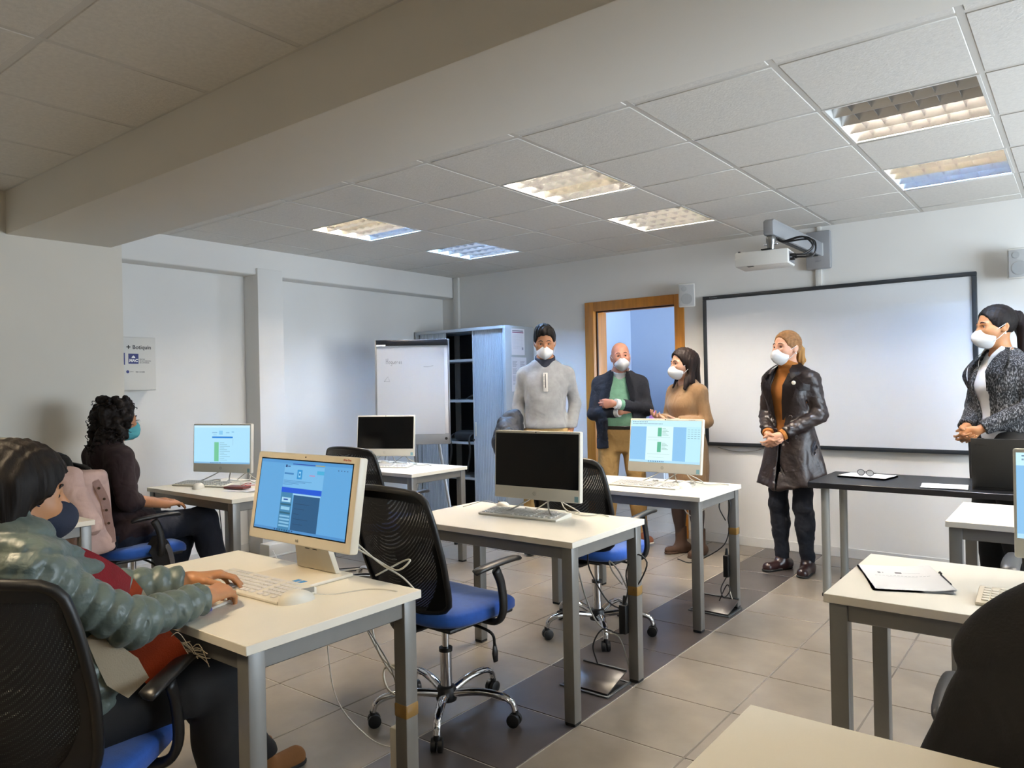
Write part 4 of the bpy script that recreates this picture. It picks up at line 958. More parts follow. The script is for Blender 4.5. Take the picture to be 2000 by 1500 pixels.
def np_mesh(name, v, q, m, smooth=True):
    me = bpy.data.meshes.new(name); me.vertices.add(len(v)); me.vertices.foreach_set('co', v.astype(np.float32).ravel())
    me.loops.add(q.size); me.loops.foreach_set('vertex_index', q.astype(np.int32).ravel())
    me.polygons.add(len(q)); me.polygons.foreach_set('loop_start', np.arange(0, q.size, 4, dtype=np.int32)); me.polygons.foreach_set('loop_total', np.full(len(q), 4, np.int32))
    me.polygons.foreach_set('use_smooth', np.full(len(q), smooth)); me.update(calc_edges=True); me.validate()
    if m: me.materials.append(m)
    return me
def soft(name, fn, lo, hi, h, m, parent=None):
    v, q = surf(fn, lo, hi, h); o = bpy.data.objects.new(name, np_mesh(name, v, q, m)); link(o, parent); return o
class Acc:
    """smooth union"""
    def __init__(s, P): s.P = P; s.d = np.full(len(P), 9.)
    def u(s, d, k=.02): s.d = smin(s.d, d, k) if k else np.minimum(s.d, d); return s

# ------------------------------------------------------------------ hands
FING = [(.030, .082, (.042, .025, .020), .0088), (.010, .086, (.046, .029, .021), .0090), (-.010, .083, (.042, .027, .021), .0086), (-.027, .074, (.033, .021, .018), .0078)]
def rot_to(d, n, a): return d*math.cos(a)+n*math.sin(a)
def hand(wrist, d, n, side, curl=(.4, .4, .4, .4), thumb=(.7, .3), sc=1., spread=.05, bend=(1., 1.1, .7)):
    """bone list (a, b, ra, rb, k): wrist point, finger direction d, palm-facing normal n; side +1 right hand, -1 left"""
    w = np.asarray(wrist, float); d = nrm(d); n = nrm(np.asarray(n, float)-d*np.dot(n, d)); t = -side*np.cross(n, d)
    B = []
    for i, (o, l, ph, r) in enumerate(FING):
        kn = w+sc*(t*o+d*l-n*.004*(i in (0, 3))*-1)
        B.append((w+sc*(t*o*.55+d*.008), kn, sc*.0135, sc*.0112, .016))
        a = 0.; p = kn; dirn = nrm(d+t*spread*(1.5-i))
        for j, L in enumerate(ph):
            a += curl[i]*bend[j]; q = p+sc*L*rot_to(dirn, n, a)
            B.append((p, q, sc*(r-.0008*j), sc*(r-.0008*(j+1)), .004)); p = q
    b0 = w+sc*(t*.020+d*.018+n*.006); d1 = nrm(d*(.75)+t*thumb[0]+n*.30); p1 = b0+sc*.042*d1
    B.append((w+sc*(t*.008+d*.01), b0, sc*.014, sc*.015, .015)); B.append((b0, p1, sc*.0145, sc*.0105, .012))
    d2 = nrm(d*(.9)+t*(thumb[0]*.45)+n*thumb[1]); p2 = p1+sc*.030*d2; B.append((p1, p2, sc*.0102, sc*.0092, .005))
    d3 = nrm(d*.9+t*(thumb[0]*.1)+n*thumb[1]*1.4); B.append((p2, p2+sc*.024*d3, sc*.0092, sc*.0078, .005))
    return B
def local(P, c, R, fn):
    """evaluate fn only within R of c, a lower bound elsewhere"""
    r = np.linalg.norm(P-c, axis=1); d = r-R*.7; i = r < R
    if i.any(): d[i] = fn(P[i])
    return d
def hand_sdf(P, B):
    def fn(P):
        d = np.full(len(P), 9.)
        for a, b, ra, rb, k in B: d = smin(d, rc(P, a, b, ra, rb), k)
        return d
    return local(P, B[0][0], .30, fn)
# ------------------------------------------------------------------ heads
def head_frame(c, yaw=0., pitch=0., roll=0., s=1.):
    return dict(c=np.asarray(c, float), R=rotm(pitch, roll, yaw), s=s)
def to_head(P, H): return ((P-H['c'])@H['R'])/H['s']
def from_head(p, H): return H['c']+(H['R']@np.asarray(p, float))*H['s']
def head_sdf(P, H, jaw=1., female=True): return local(P, H['c'], .32, lambda P: head_sdf_(P, H, jaw))
def head_sdf_(P, H, jaw):
    q = to_head(P, H); x = np.abs(q[:, 0]); m = np.stack([x, q[:, 1], q[:, 2]], 1)
    d = ell(q, (0, -.012, .028), (.074, .096, .088))
    d = smin(d, ell(q, (0, .028, -.045), (.056*jaw, .062, .070)), .035)
    d = smin(d, ell(m, (.038, .045, -.03), (.026, .04, .035)), .03)          # cheeks
    d = smin(d, rc(q, (-.02*jaw, .066, -.098), (.02*jaw, .066, -.098), .016, .016), .025)   # chin
    d = smin(d, rc(m, (.012, .080, .014), (.045, .070, .012), .010, .009), .018)   # brow
    d = smax(d, -ell(m, (.033, .096, -.004), (.019, .018, .011)), .012)           # sockets
    d = smin(d, rc(q, (0, .086, .004), (0, .108, -.036), .0075, .0115), .012)       # nose
    d = smin(d, rc(q, (-.012, .096, -.040), (.012, .096, -.040), .0075, .0075), .008)
    d = smin(d, rc(q, (-.016, .090, -.066), (.016, .090, -.066), .007, .007), .01)
    d = smin(d, rc(q, (-.013, .088, -.076), (.013, .088, -.076), .0075, .0075), .01)
    e = ell(m, (.076, -.012, -.012), (.009, .019, .031), rotm(.25, 0, .35)); e = smax(e, -ell(m, (.086, -.008, -.008), (.007, .010, .018)), .006)
    return smin(d, e, .008)*H['s']
def mask_kn95(P, H):
    q = to_head(P, H); r = (.063, .088, .061); c = q-np.array([0, .048, -.063])
    x, y, z = np.abs(c[:, 0])/r[0], np.maximum(c[:, 1], -.5)/r[1], c[:, 2]/r[2]
    z = np.where(z > 0, z*(1+.35*x), z*(.92+.12*x))
    k = (x**1.55+np.abs(y)**1.7+np.abs(z)**2.1)**(1/1.8)
    d = (k-1)*.058; d = smax(d, -(q[:, 1]-.028+.25*(q[:, 2]+.06)*0), .006)
    return d*H['s']
def mask_surgical(P, H):
    q = to_head(P, H); c = q-np.array([0, .040, -.058]); r = np.array([.068, .076, .056])
    z = c[:, 2]+.25*(c[:, 1]-.04)*-.3
    k = ((np.abs(c[:, 0])/r[0])**2.4+(np.abs(c[:, 1])/r[1])**2.2+(np.abs(z)/r[2])**3.2)**(1/2.4)
    ang = np.arctan2(z, c[:, 1]+.03); d = (k-1)*.060+.0022*np.abs(np.sin(ang*7.0))*np.clip(1.2-np.abs(z)/.05, 0, 1)
    return smax(d, -(q[:, 1]-.012+.2*(z)), .006)*H['s']
m_eye = mat('eye white', 'd9d2cc', .25); m_iris = mat('dark iris', '1e120b', .12); 
m_mask = mat('white respirator fabric', 'e4e4e4', .8, bump=.15, bscale=300); m_strap = mat('white elastic', 'dcdcdc', .7)
def face_parts(root, H, brow, mask='kn95', hair_col=None, lash=True, mask_mat=None):
    for sg in (-1, 1):
        c = from_head((sg*.031, .0700, -.002), H); s = H['s']
        e = MB().lathe([(max(.0005, .0115*math.cos(a)), .0115*math.sin(a)) for a in np.linspace(-PI/2, PI/2, 9)], 14).build('eye', m_eye, root, smooth=True); e.location = c; e.scale = (s, s, s)
        ic = from_head((sg*.031, .0775, -.002), H); i = MB().lathe([(max(.0003, .0070*math.cos(a)), .0062*math.sin(a)) for a in np.linspace(-PI/2, PI/2, 7)], 12).build('iris', m_iris, root, smooth=True); i.location = ic
        lid = [from_head((sg*(.018+.027*t), .0825-.010*t*t, .0020+.006*math.sin(PI*t)-.002*t), H) for t in np.linspace(0, 1, 8)]
        MB().tube(lid, [.0014, .0022, .0026, .0026, .0026, .0024, .002, .001], 6).build('eyelid', mat('dark lash line', '1d120d', .6), root, smooth=True)
        br = [from_head((sg*(.012+.040*t), .0905-.017*t*t, .0195+.007*math.sin(PI*min(1, t*1.1))-.003*t), H) for t in np.linspace(0, 1, 9)]
        MB().tube(br, [.002, .0036, .0042, .0042, .004, .0036, .003, .0022, .001], 6, flat=.8).build('eyebrow', brow, root, smooth=True)
    if mask:
        fn = mask_kn95 if mask == 'kn95' else mask_surgical
        c = from_head((0, .06, -.06), H)
        mk_ = soft('face_mask', lambda P: fn(P, H), c-.11, c+.11, .0035, mask_mat or m_mask, root)
        for sg in (-1, 1):
            for z0, z1 in ((-.028, .008), (-.088, -.034)):
                pts = bez([from_head(p, H) for p in ((sg*.061, .045, z0), (sg*.074, .02, (z0*.6+z1*.4)), (sg*.082, -.012, z1))], 10)
                MB().tube(pts, .0018, 6).build('strap', m_strap if mask_mat is None else mask_mat, mk_, smooth=True)
        return mk_
# ================================================================== people
PF = [(-.13,-.01,.13,.09),(-.05,-.015,.17,.115),(.0,-.015,.172,.118),(.08,-.005,.155,.105),(.18,0,.130,.094),(.26,.008,.137,.102),(.34,.02,.150,.122),(.41,.01,.156,.106),(.465,-.01,.155,.085),(.505,-.015,.115,.066),(.55,-.02,.06,.055)]
PM = [(-.13,0,.13,.10),(-.05,-.01,.165,.115),(.05,-.005,.150,.112),(.16,.0,.138,.110),(.26,.005,.148,.115),(.36,.012,.168,.120),(.43,.0,.168,.106),(.48,-.01,.150,.084),(.525,-.015,.115,.068),(.56,-.02,.065,.06)]
def skin_mat(nm, c): 
    m = mat(nm, c, .5, noise=.06, nscale=30, bump=.05, bscale=250)
    b = m.node_tree.nodes['Principled BSDF']; b.inputs['Subsurface Weight'].default_value = .12; b.inputs['Subsurface Radius'].default_value = (.01, .004, .002); return m
SK1 = skin_mat('fair skin', 'd09a7c'); SK2 = skin_mat('ruddy skin', 'c98d74'); SK3 = skin_mat('olive skin', 'b07a55'); SK4 = skin_mat('tan skin', 'b98258'); SK5 = skin_mat('light skin', 'cf9c80')
class Person:
    def __init__(s, label, loc, face, skin, prof, sc=1., pelvis=.90, lean=0., h=.0063):
        s.label, s.loc, s.skin, s.sc, s.h = label, loc, skin, sc, h
        s.rz = math.atan2(-face[0], face[1]); s.prof = [tuple(v*sc for v in r) for r in prof]
        s.T0 = V(0, 0, pelvis*sc if pelvis > .8 else pelvis); s.Mt = rotm(-lean)
        s.arms = {}; s.hands = {}; s.legs = {}; s.root = None
    def tl(s, P): return (P-s.T0)@s.Mt
    def tp(s, p): return s.T0+s.Mt@np.asarray(p, float)
    def torso(s, P, g=0., prof=None):
        pr_ = prof or s.prof
        d = stack(s.tl(P), [(r[0], r[1], r[2]+g, r[3]+g) + tuple(r[4:]) for r in pr_])
        for k in s.arms:      # trapezius slope from neck to shoulder
            S_ = np.asarray(s.arms[k][0]); nb = s.tp((0, -.015*s.sc, .505*s.sc)); d = smin(d, rc(P, nb, nb*.18+S_*.82-V(0, 0, .004), .048*s.sc+g, .040*s.sc+g), .05)
        return d
    def ku(s, P, k, near=.055, far=.012):
        r = np.linalg.norm(P-np.asarray(s.arms[k][0]), axis=1); return far+(near-far)*np.clip((.19-r)/.12, 0, 1)
    def arm(s, P, k, g=0., r=(.046, .040, .030), cuff=None, kk=.02):
        S_, E_, W_ = s.arms[k]; sc = s.sc
        d = smin(rc(P, S_, E_, r[0]*sc+g, r[1]*sc+g), rc(P, E_, W_, r[1]*sc+g, r[2]*sc+g), kk)
        if cuff is not None:
            dr = nrm(np.asarray(W_)-np.asarray(E_)); far = (P-(np.asarray(W_)+dr*cuff))@dr
            near = np.linalg.norm(P-np.asarray(W_), axis=1) < .16
            d = np.where(near, smax(d, far, .006), d)
        return d
    def leg(s, P, k, g=0., r=(.085, .058, .040)):
        Hp, K, A = s.legs[k][:3]; sc = s.sc
        d = smin(rc(P, Hp, K, r[0]*sc+g, r[1]*sc+g), rc(P, K, A, r[1]*sc+g, r[2]*sc+g), .03)
        mid = np.asarray(K)*.68+np.asarray(A)*.32; back = s.legs[k][3] if len(s.legs[k]) > 3 else (0, -.012, 0)
        return smin(d, ell(P, mid+np.asarray(back)*sc, (.050*sc+g, .055*sc+g, .12*sc)), .04)
    def body(s, head, jaw=1., neck_r=.052):
        s.H = head; nb = s.tp((0, -.01*s.sc, .50*s.sc)); nt_ = from_head((0, -.022, -.06), head)
        def fn(P):
            d = smin(s.torso(P, -.012*s.sc), rc(P, nb, nt_, neck_r*1.12*s.sc, neck_r*s.sc), .05)
            d = smin(d, head_sdf(P, head, jaw), .03)
            for k in s.arms:
                a = s.arm(P, k, -.004)
                if k in s.hands: a = smin(a, hand_sdf(P, s.hands[k]), .015)
                d = smin(d, a, .012)
            for k in s.legs: d = smin(d, s.leg(P, k, -.008), .03)
            return d
        lo, hi = s.bounds(); o = soft('person', fn, lo, hi, s.h, s.skin); s.root = o
        o.location = s.loc; o.rotation_euler = (0, 0, s.rz); tag(o, s.label, 'person'); return o
    def bounds(s, m=.22):
        pts = [s.T0, s.tp((0, 0, .5*s.sc)), from_head((0, 0, .1), s.H)]
        for a in s.arms.values(): pts += list(map(np.asarray, a))
        for l in s.legs.values(): pts += [np.asarray(x) for x in l[:3]]
        A = np.array(pts); lo, hi = A.min(0)-m, A.max(0)+m; lo[2] = max(lo[2], -.01) if lo[2] < 0 else lo[2]; return lo, hi
    def wear(s, name, fn, m, lo=None, hi=None, h=None):
        a, b = s.bounds(); return soft(name, fn, a if lo is None else lo, b if hi is None else hi, h or s.h*1.42, m, s.root)
    def neckhole(s, P, r=.062, z=.0):
        return rc(P, s.tp((0, .0*s.sc, (.48+z)*s.sc)), from_head((0, -.02, -.08), s.H), r*s.sc, r*s.sc)
    def shoe(s, ank, toe, m, sole=None, hgt=.07, L=.25, w=.042, top=None, name='shoe'):
        a = np.asarray(ank, float); f = nrm(V(toe[0], toe[1], 0)); gz = a[2]-hgt; c = V(a[0], a[1], gz)
        def fn(P):
            d = rc(P, c-f*.05+V(0, 0, .04), c+f*.02+V(0, 0, .045), .038, .036); d = smin(d, rc(P, c-f*.045+V(0, 0, .03), c+f*(L-.10)+V(0, 0, .026), w*.85, w*.92), .03)
            d = smin(d, rc(P, c, a+V(0, 0, (top or .03)), .044, .044 if top is None else .045), .03)
            d = smax(d, gz+.004-P[:, 2], .004); return smax(d, P[:, 2]-(a[2]+(top or .02)), .004)
        o = soft(name, fn, V(min(c[0], a[0])-.3, min(c[1], a[1])-.3, gz-.01), V(c[0]+.3, c[1]+.3, a[2]+(top or .05)+.03), .0065, m, s.root)
        def fs(P):
            d = rc(P, c-f*.045+V(0, 0, .012), c+f*(L-.10)+V(0, 0, .012), w*.93, w*1.0); return smax(smax(d, P[:, 2]-gz-.018, .003), gz-P[:, 2], .002)
        soft('sole', fs, V(c[0]-.3, c[1]-.3, gz-.01), V(c[0]+.3, c[1]+.3, gz+.04), .007, sole or m_blkr, o); return o
def ribbon(name, pts, wid, m, parent, th=.003, nrm_=(0, 1, 0)):
    """a flat strip following points; wid per point"""
    pts = [Vector(p) for p in bez(pts, 16)]; n = len(pts); b = MB(); vs = []
    for i, p in enumerate(pts):
        d = (pts[min(i+1, n-1)]-pts[max(i-1, 0)]).normalized(); side = d.cross(Vector(nrm_)).normalized(); w = np.interp(i/(n-1), np.linspace(0, 1, len(wid)), wid)
        vs += [p-side*w, p+side*w]
    b.add(vs, [(2*i, 2*i+1, 2*i+3, 2*i+2) for i in range(n-1)])
    return b.build(name, m, parent, smooth='auto', solid=th)
def button(p, r, m, parent, d=(0, 1, 0)):
    p = Vector(p); d = Vector(d).normalized(); return MB().tube([p, p+d*.003, p+d*.005], [r, r, r*.8], 14).build('button', m, parent, smooth='auto')
def hair_mat(nm, c, c2=None, s=(90, 90, 6)):
    return mat(nm, c, .6, spec=.2, noise=.28, nscale=1.2, stretch=s, bump=.5, bscale=1.6)
def strand(P, ax=(90., 60., 12.), amp=.0015):
    return amp*np.sin(P[:, 0]*ax[0]*3+np.sin(P[:, 2]*ax[2])*2)*np.cos(P[:, 1]*ax[1]*3+np.sin(P[:, 2]*ax[2]*1.3))
def cap_hair(H, thick=.012, front=.075, low=-.05, side=.0):
    """scalp cap: inside an inflated cranium, outside the face window"""
    def fn(P):
        q = to_head(P, H); d = ell(q, (0, -.014, .030), (.076+thick, .098+thick, .090+thick))
        face = ell(q, (0, .120, -.065), (.125+side, .106, front+.065)); d = smax(d, -face, .012)
        d = smax(d, low-q[:, 2]+.25*np.maximum(q[:, 1], -.2)*-1*.2, .01)
        d = smax(d, -ell(np.stack([np.abs(q[:, 0]), q[:, 1], q[:, 2]], 1), (.09, .035, -.06), (.03, .045, .055)), .01)
        return (d+strand(q*1., amp=.0014))*H['s']
    return fn

# ---------------------------------------------------------------- man in the grey sweater
def man_grey():
    sc = 1.07; p = Person('man in grey sweater with a dark jacket over his arm, by the cabinet', (-3.455, 4.885, 0), (.577, -.816), SK3, PM, sc)
    p.arms = {'R': (V(.178,-.015,1.435), V(.228,-.05,1.185), V(.215,.06,.975)), 'L': (V(-.178,-.015,1.435), V(-.238,-.06,1.195), V(-.185,.045,.97))}
    p.hands = {'R': hand(p.arms['R'][2], (-.1,.3,-1), (-1,0,0), 1, (.5,.5,.5,.5)), 'L': hand(p.arms['L'][2], (.25,.35,-1), (1,.2,0), -1, (.3,.3,.3,.3))}
    p.legs = {'R': (V(.10,0,.93), V(.115,.02,.50), V(.12,-.02,.085)), 'L': (V(-.10,0,.93), V(-.115,.02,.50), V(-.12,-.02,.085))}
    H = head_frame((.0,.03,1.70), 0, -.24, 0, 1.05); p.H = H; r = p.body(H, 1.06, .058)
    br = mat('black brow hair', '17110e', .6); face_parts(r, H, br)
    hm = hair_mat('short black hair', '15120f')
    base = cap_hair(H, .011, .088, .0, .010)
    def mh(P):
        q = to_head(P, H); return smin(base(P), ell(q, (.008, .005, .088), (.066, .082, .052))*H['s'], .02)+.004*np.sin(q[:, 0]*170+3*np.sin(q[:, 1]*60))*np.clip(q[:, 2]/.1, 0, 1)
    p.wear('hair', mh, hm, H['c']-.17, H['c']+.18, .004)
    def beard(P):
        q = to_head(P, H); d = ell(q, (0, .030, -.050), (.060, .064, .073)); d = smax(d, q[:, 2]+.055+.25*(q[:, 1]-.03), .01); return smax(d, -(q[:, 1]-.005), .01)*H['s']
    p.wear('beard', beard, mat('dark stubble', '2a1c15', .7), H['c']-.16, H['c']+.12, .005)
    g = mat('heather grey knit', '929395', .9, noise=.10, nscale=25, bump=.35, bscale=350, sheen=.2, wr=.35, wscale=8)
    pr2 = [(q[0], q[1], q[2]+(.014 if q[0] < .30 else .006), q[3]+(.020 if q[0] < .30 else .010)) for q in p.prof]
    def sweater(P):
        d = p.torso(P, 0, pr2)
        for k in 'RL': d = smin(d, p.arm(P, k, .004, (.048,.042,.034), -.01), p.ku(P, k))
        z = P[:, 2]; d = d+folds(P, .007, 16.)-.008*np.exp(-((z-1.03)/.035)**2)
        d = smax(d, 1.005-z, .008); return smax(d, -smin(p.neckhole(P, .064, -.03), rc(P, V(0,.13,1.46), V(0,.09,1.60), .015, .06), .04), .01)
    p.wear('sweater', sweater, g)
    def collar(P):
        d = np.abs(p.neckhole(P, .070, -.01))-.008; z = P[:, 2]+.35*(P[:, 1]-.05); d = smax(d, z-1.565, .006); d = smax(d, 1.50-z, .006)
        return smax(d, -rc(P, V(0,.15,1.50), V(0,.13,1.66), .012, .05), .008)
    p.wear('collar', collar, mat('navy collar', '161c2c', .8), V(-.16,-.16,1.4), V(.16,.22,1.7), .006)
    pq = mat('pale placket', 'c9c6c2', .8); MB().box((-.018,.146,1.30), (.018,.154,1.45)).build('placket', pq, r, bevel=.003); MB().box((-.0025,.1535,1.33), (.0025,.156,1.44)).build('zip_line', m_ink, r)
    for z in (1.345, 1.385, 1.425): button((.012, .153, z), .006, mat('shell button', 'd8d2c8', .3), r)
    kh = mat('khaki chino', 'a98b5a', .85, noise=.06, nscale=10, bump=.2, bscale=300, wr=.5)
    def pants(P):
        d = smax(p.torso(P, .012), P[:, 2]-1.03, .01)
        for k in 'RL': d = smin(d, p.leg(P, k, .016), .03)
        return smax(d+folds(P, .005, 15), .05-P[:, 2], .005)
    p.wear('trousers', pants, kh); 
    for k, sg in (('R', 1), ('L', -1)): p.shoe(p.legs[k][2], (sg*.25, 1), mat('brown leather shoe', '6b3b20', .4))
    # quilted jacket over the right forearm: its own thing, resting on the arm
    nj = mat('navy quilted nylon', '0b101b', .62, noise=.2, nscale=14, bump=.3, bscale=40, wr=.5)
    def jk(P):
        d = smin(rc(P, V(.25,.03,1.10), V(.30,.10,.90), .06, .10), ell(P, V(.32,.07,.94), (.10,.12,.17)), .06)
        d = smin(d, ell(P, V(.28,.14,.86), (.10,.06,.16)), .05); q = P@rotm(.4,.3,.5)
        return d-.010*np.abs(np.sin(q[:, 0]*38))**.4*np.abs(np.sin(q[:, 2]*38))**.4+folds(P, .014, 22)
    jo = soft('quilted_jacket', jk, V(.08,-.12,.62), V(.5,.3,1.2), .008, nj); jo.location = p.loc; jo.rotation_euler = (0, 0, p.rz); tag(jo, 'dark navy quilted jacket hanging over the arm of the grey-sweatered man', 'jacket')
# ---------------------------------------------------------------- bald man
def man_bald():
    sc = 1.0; prof = [(-.13,0,.14,.10),(-.05,-.005,.175,.125),(.05,.02,.185,.145),(.15,.04,.190,.160),(.25,.035,.178,.150),(.35,.02,.172,.13),(.43,.0,.170,.11),(.48,-.01,.15,.086),(.525,-.015,.115,.07),(.56,-.02,.065,.06)]
    p = Person('bald man with crossed arms in navy blazer and green sweater', (-3.16, 5.575, 0), (.46, -.89), SK2, prof, sc)
    p.arms = {'R': (V(.175,-.01,1.35), V(.225,.06,1.10), V(-.01,.225,1.115)), 'L': (V(-.175,-.01,1.35), V(-.225,.07,1.13), V(.02,.262,1.185))}
    p.hands = {'R': hand(V(-.035,.212,1.122), (-1,-.40,.40), (0,-1,.2), 1, (.25,.25,.25,.3), (.35,.1), 1., .0), 'L': hand(V(.045,.256,1.185), (1,-.42,-.02), (-.2,-1,0), -1, (.35,.35,.35,.4), (.25,.1), 1., .0)}
    p.legs = {'R': (V(.10,0,.88), V(.12,.03,.47), V(.13,-.02,.085)), 'L': (V(-.10,0,.88), V(-.13,.03,.47), V(-.15,.0,.085))}
    H = head_frame((-.01,.025,1.585), .16, .02, .05, 1.02); p.H = H; r = p.body(H, 1.12, .062)
    face_parts(r, H, mat('grey brown brow', '4a3428', .7))
    wc = mat('white shirt cotton', 'd9dbdc', .8); gr = mat('sage green knit', '6f9d86', .9, noise=.08, nscale=25, bump=.3, bscale=350, wr=.3)
    def sw(P):
        d = p.torso(P, .008)+folds(P, .003, 14); d = smax(d, .985-P[:, 2], .008)
        return smax(d, -smin(p.neckhole(P, .072, -.05), rc(P, V(0,.16,1.33), V(0,.10,1.5), .01, .07), .03), .008)
    p.wear('sweater', sw, gr)
    def cl(P):
        d = np.abs(p.neckhole(P, .072, -.02))-.006; z = P[:, 2]+.45*P[:, 1]; d = smax(d, z-1.475, .006); d = smax(d, 1.36-P[:, 2], .006)
        return smax(d, -rc(P, V(0,.16,1.36), V(0,.15,1.52), .008, .045), .006)
    p.wear('shirt_collar', cl, wc, V(-.18,-.18,1.3), V(.18,.24,1.58), .0055)
    def shirtv(P): return smax(smax(p.torso(P, .004), 1.33-P[:, 2], .01), P[:, 2]-1.46, .01)
    nv = mat('navy blazer wool', '0c1220', .85, noise=.12, nscale=30, bump=.2, bscale=500, wr=.6)
    pr2 = [(q[0], q[1], q[2]+.022, q[3]+.026) for q in prof]; pr2[0] = (-.16, 0, .205, .162); pr2[1] = (-.05, .0, .205, .158)
    def blz(P):
        sh = np.abs(p.torso(P, .022, [(q[0], q[1], q[2]-.022, q[3]-.022) for q in pr2])+.006)-.008; z = P[:, 2]
        half = np.interp(z, [.70,.85,1.0,1.12,1.25,1.36,1.46], [.10,.10,.10,.10,.08,.06,.045])
        op = smax(np.abs(P[:, 0])-half, -(P[:, 1]-.0), .01); sh = smax(sh, -op, .008)
        sh = smax(sh, .815-z-.1*np.abs(P[:, 0]), .01)
        sh = smax(sh, -p.neckhole(P, .080, .0), .008)
        for k, c in (('R', -.045), ('L', -.055)):
            sh = smin(sh, p.arm(P, k, .006, (.056,.050,.042), c), p.ku(P, k))
        return sh+folds(P, .005, 17, (1,1,.6))
    bz = p.wear('blazer', blz, nv)
    for sg in (-1, 1): ribbon('lapel', [(sg*.065,.075,1.455), (sg*.085,.135,1.36), (sg*.105,.19,1.25), (sg*.112,.215,1.14)], (.012,.034,.026,.006), nv, bz, .004, (sg*.5,.85,0))
    for k, n0, c0, m_, rr in (('L', 'sweater_cuff', -.056, gr, .046), ('L', 'shirt_cuff', -.02, wc, .043), ('R', 'shirt_cuff', -.046, wc, .042)):
        E_, W_ = [np.asarray(x) for x in p.arms[k][1:]]; dr = nrm(W_-E_); MB().cyl(W_+dr*(c0-.02), W_+dr*(c0+.035), rr, rr*.96, 20).build(n0, m_, r, smooth='auto')
    kh = mat('mustard chino', 'a38250', .85, noise=.07, nscale=10, bump=.2, bscale=300, wr=.5)
    def pants(P):
        d = smax(p.torso(P, .010), P[:, 2]-1.0, .008)
        for k in 'RL': d = smin(d, p.leg(P, k, .018), .03)
        return smax(d+folds(P, .006, 15), .055-P[:, 2], .005)
    p.wear('trousers', pants, kh)
    def belt(P): return smax(smax(p.torso(P, .014), .965-P[:, 2], .003), P[:, 2]-1.0, .003)
    p.wear('belt', belt, mat('black belt', '14110f', .4), V(-.25,-.25,.93), V(.25,.3,1.04), .007)
    for k, sg in (('R', 1), ('L', -1)): p.shoe(p.legs[k][2], (sg*.45, 1), mat('tan leather sneaker', '7a4526', .4), mat('white rubber sole', 'd8d4cc', .6), L=.27)
# ---------------------------------------------------------------- woman in the tan knit dress
def woman_tan():
    sc = .945; p = Person('woman in tan knit dress and brown boots, hands open', (-2.49, 5.43, 0), (-.30, -.954), SK5, PF, sc)
    p.arms = {'R': (V(.138,-.01,1.275), V(.178,.02,1.055), V(.05,.225,1.075)), 'L': (V(-.138,-.01,1.275), V(-.185,-.02,1.045), V(-.075,.18,1.055))}
    p.hands = {'R': hand(p.arms['R'][2], (-.25,.9,.12), (-.3,-.1,1), 1, (.35,.35,.4,.45), (.8,.3), .95), 'L': hand(p.arms['L'][2], (.55,.8,.05), (.2,0,1), -1, (.3,.35,.4,.4), (.8,.3), .95)}
    p.legs = {'R': (V(.09,0,.83), V(.085,.03,.45), V(.08,.0,.11)), 'L': (V(-.09,0,.83), V(-.085,.02,.45), V(-.085,-.03,.11))}
    H = head_frame((.0,.03,1.498), -.30, .0, 0, .97); p.H = H; r = p.body(H, .95, .047)
    face_parts(r, H, mat('dark brow hair', '1d130f', .6))
    hm = hair_mat('dark brown hair', '1c1210')
    def hair(P):
        q = to_head(P, H); d = cap_hair(H, .014, .086, -.04)(P)
        for sg in (-1, 1):
            d = smin(d, rc(P, from_head((sg*.068,-.03,.02), H), from_head((sg*.078,-.03,-.15), H), .030, .028), .03)
        d = smin(d, rc(P, from_head((0,-.085,.03), H), from_head((0,-.105,-.17), H), .055, .05), .05)
        d = smin(d, rc(P, from_head((-.07,.0,-.13), H), from_head((-.085,.035,-.20), H), .028, .014), .02); d = smin(d, rc(P, from_head((.075,.0,-.13), H), from_head((.07,.04,-.19), H), .028, .014), .02)
        d = smax(d, -ell(q, (0,.12,-.06), (.098,.115,.118)), .012)
        return d+strand(q, (70,60,10), .003)
    p.wear('hair', hair, hm, H['c']-V(.2,.22,.27), H['c']+V(.2,.16,.16), .0045)
    kn = mat('camel ribbed knit', '93724f', .95, noise=.08, nscale=30, bump=.5, bscale=120, wr=.25, wscale=4, stretch=(6,6,1), sheen=.25)
    def top(P):
        d = p.torso(P, .008)
        for k in 'RL': d = smin(d, p.arm(P, k, .004, (.050,.044,.036), -.01), p.ku(P, k))
        z = P[:, 2]; d = d+folds(P, .005, 16); d = smax(d, .855-z, .01); return smax(d, -p.neckhole(P, .062, .0), .008)
    p.wear('knit_top', top, kn)
    def skirt(P):
        z = P[:, 2]; hw = np.interp(z, [.52,.70,.84,.95], [.165,.178,.18,.15]); hd = np.interp(z, [.52,.70,.84,.95], [.125,.135,.13,.11])
        q = np.sqrt((P[:, 0]/hw)**2+((P[:, 1]+.01)/hd)**2); d = (q-1)*.13+folds(P, .004, 14)
        d = smax(smax(d, .545-z, .008), z-.95, .01); return smax(d, -(((np.sqrt((P[:, 0]/(hw-.012))**2+((P[:, 1]+.01)/(hd-.012))**2))-1)*.12)-np.where(z > .75, 1, 0), .004)
    p.wear('skirt', skirt, kn, V(-.3,-.28,.48), V(.3,.3,1.0))
    tg = mat('dark brown tights', '2a1a15', .6)
    def tights(P):
        d = p.leg(P, 'R', .0); d = smin(d, p.leg(P, 'L', .0), .005); return smax(d, P[:, 2]-.75, .01)
    p.wear('tights', tights, tg)
    bm_ = mat('brown suede boot', '3f2818', .8, bump=.15, bscale=300)
    for k, sg in (('R', 1), ('L', -1)): p.shoe(p.legs[k][2], (sg*.2, 1), bm_, bm_, hgt=.11, L=.22, w=.036, top=.10, name='ankle_boot')
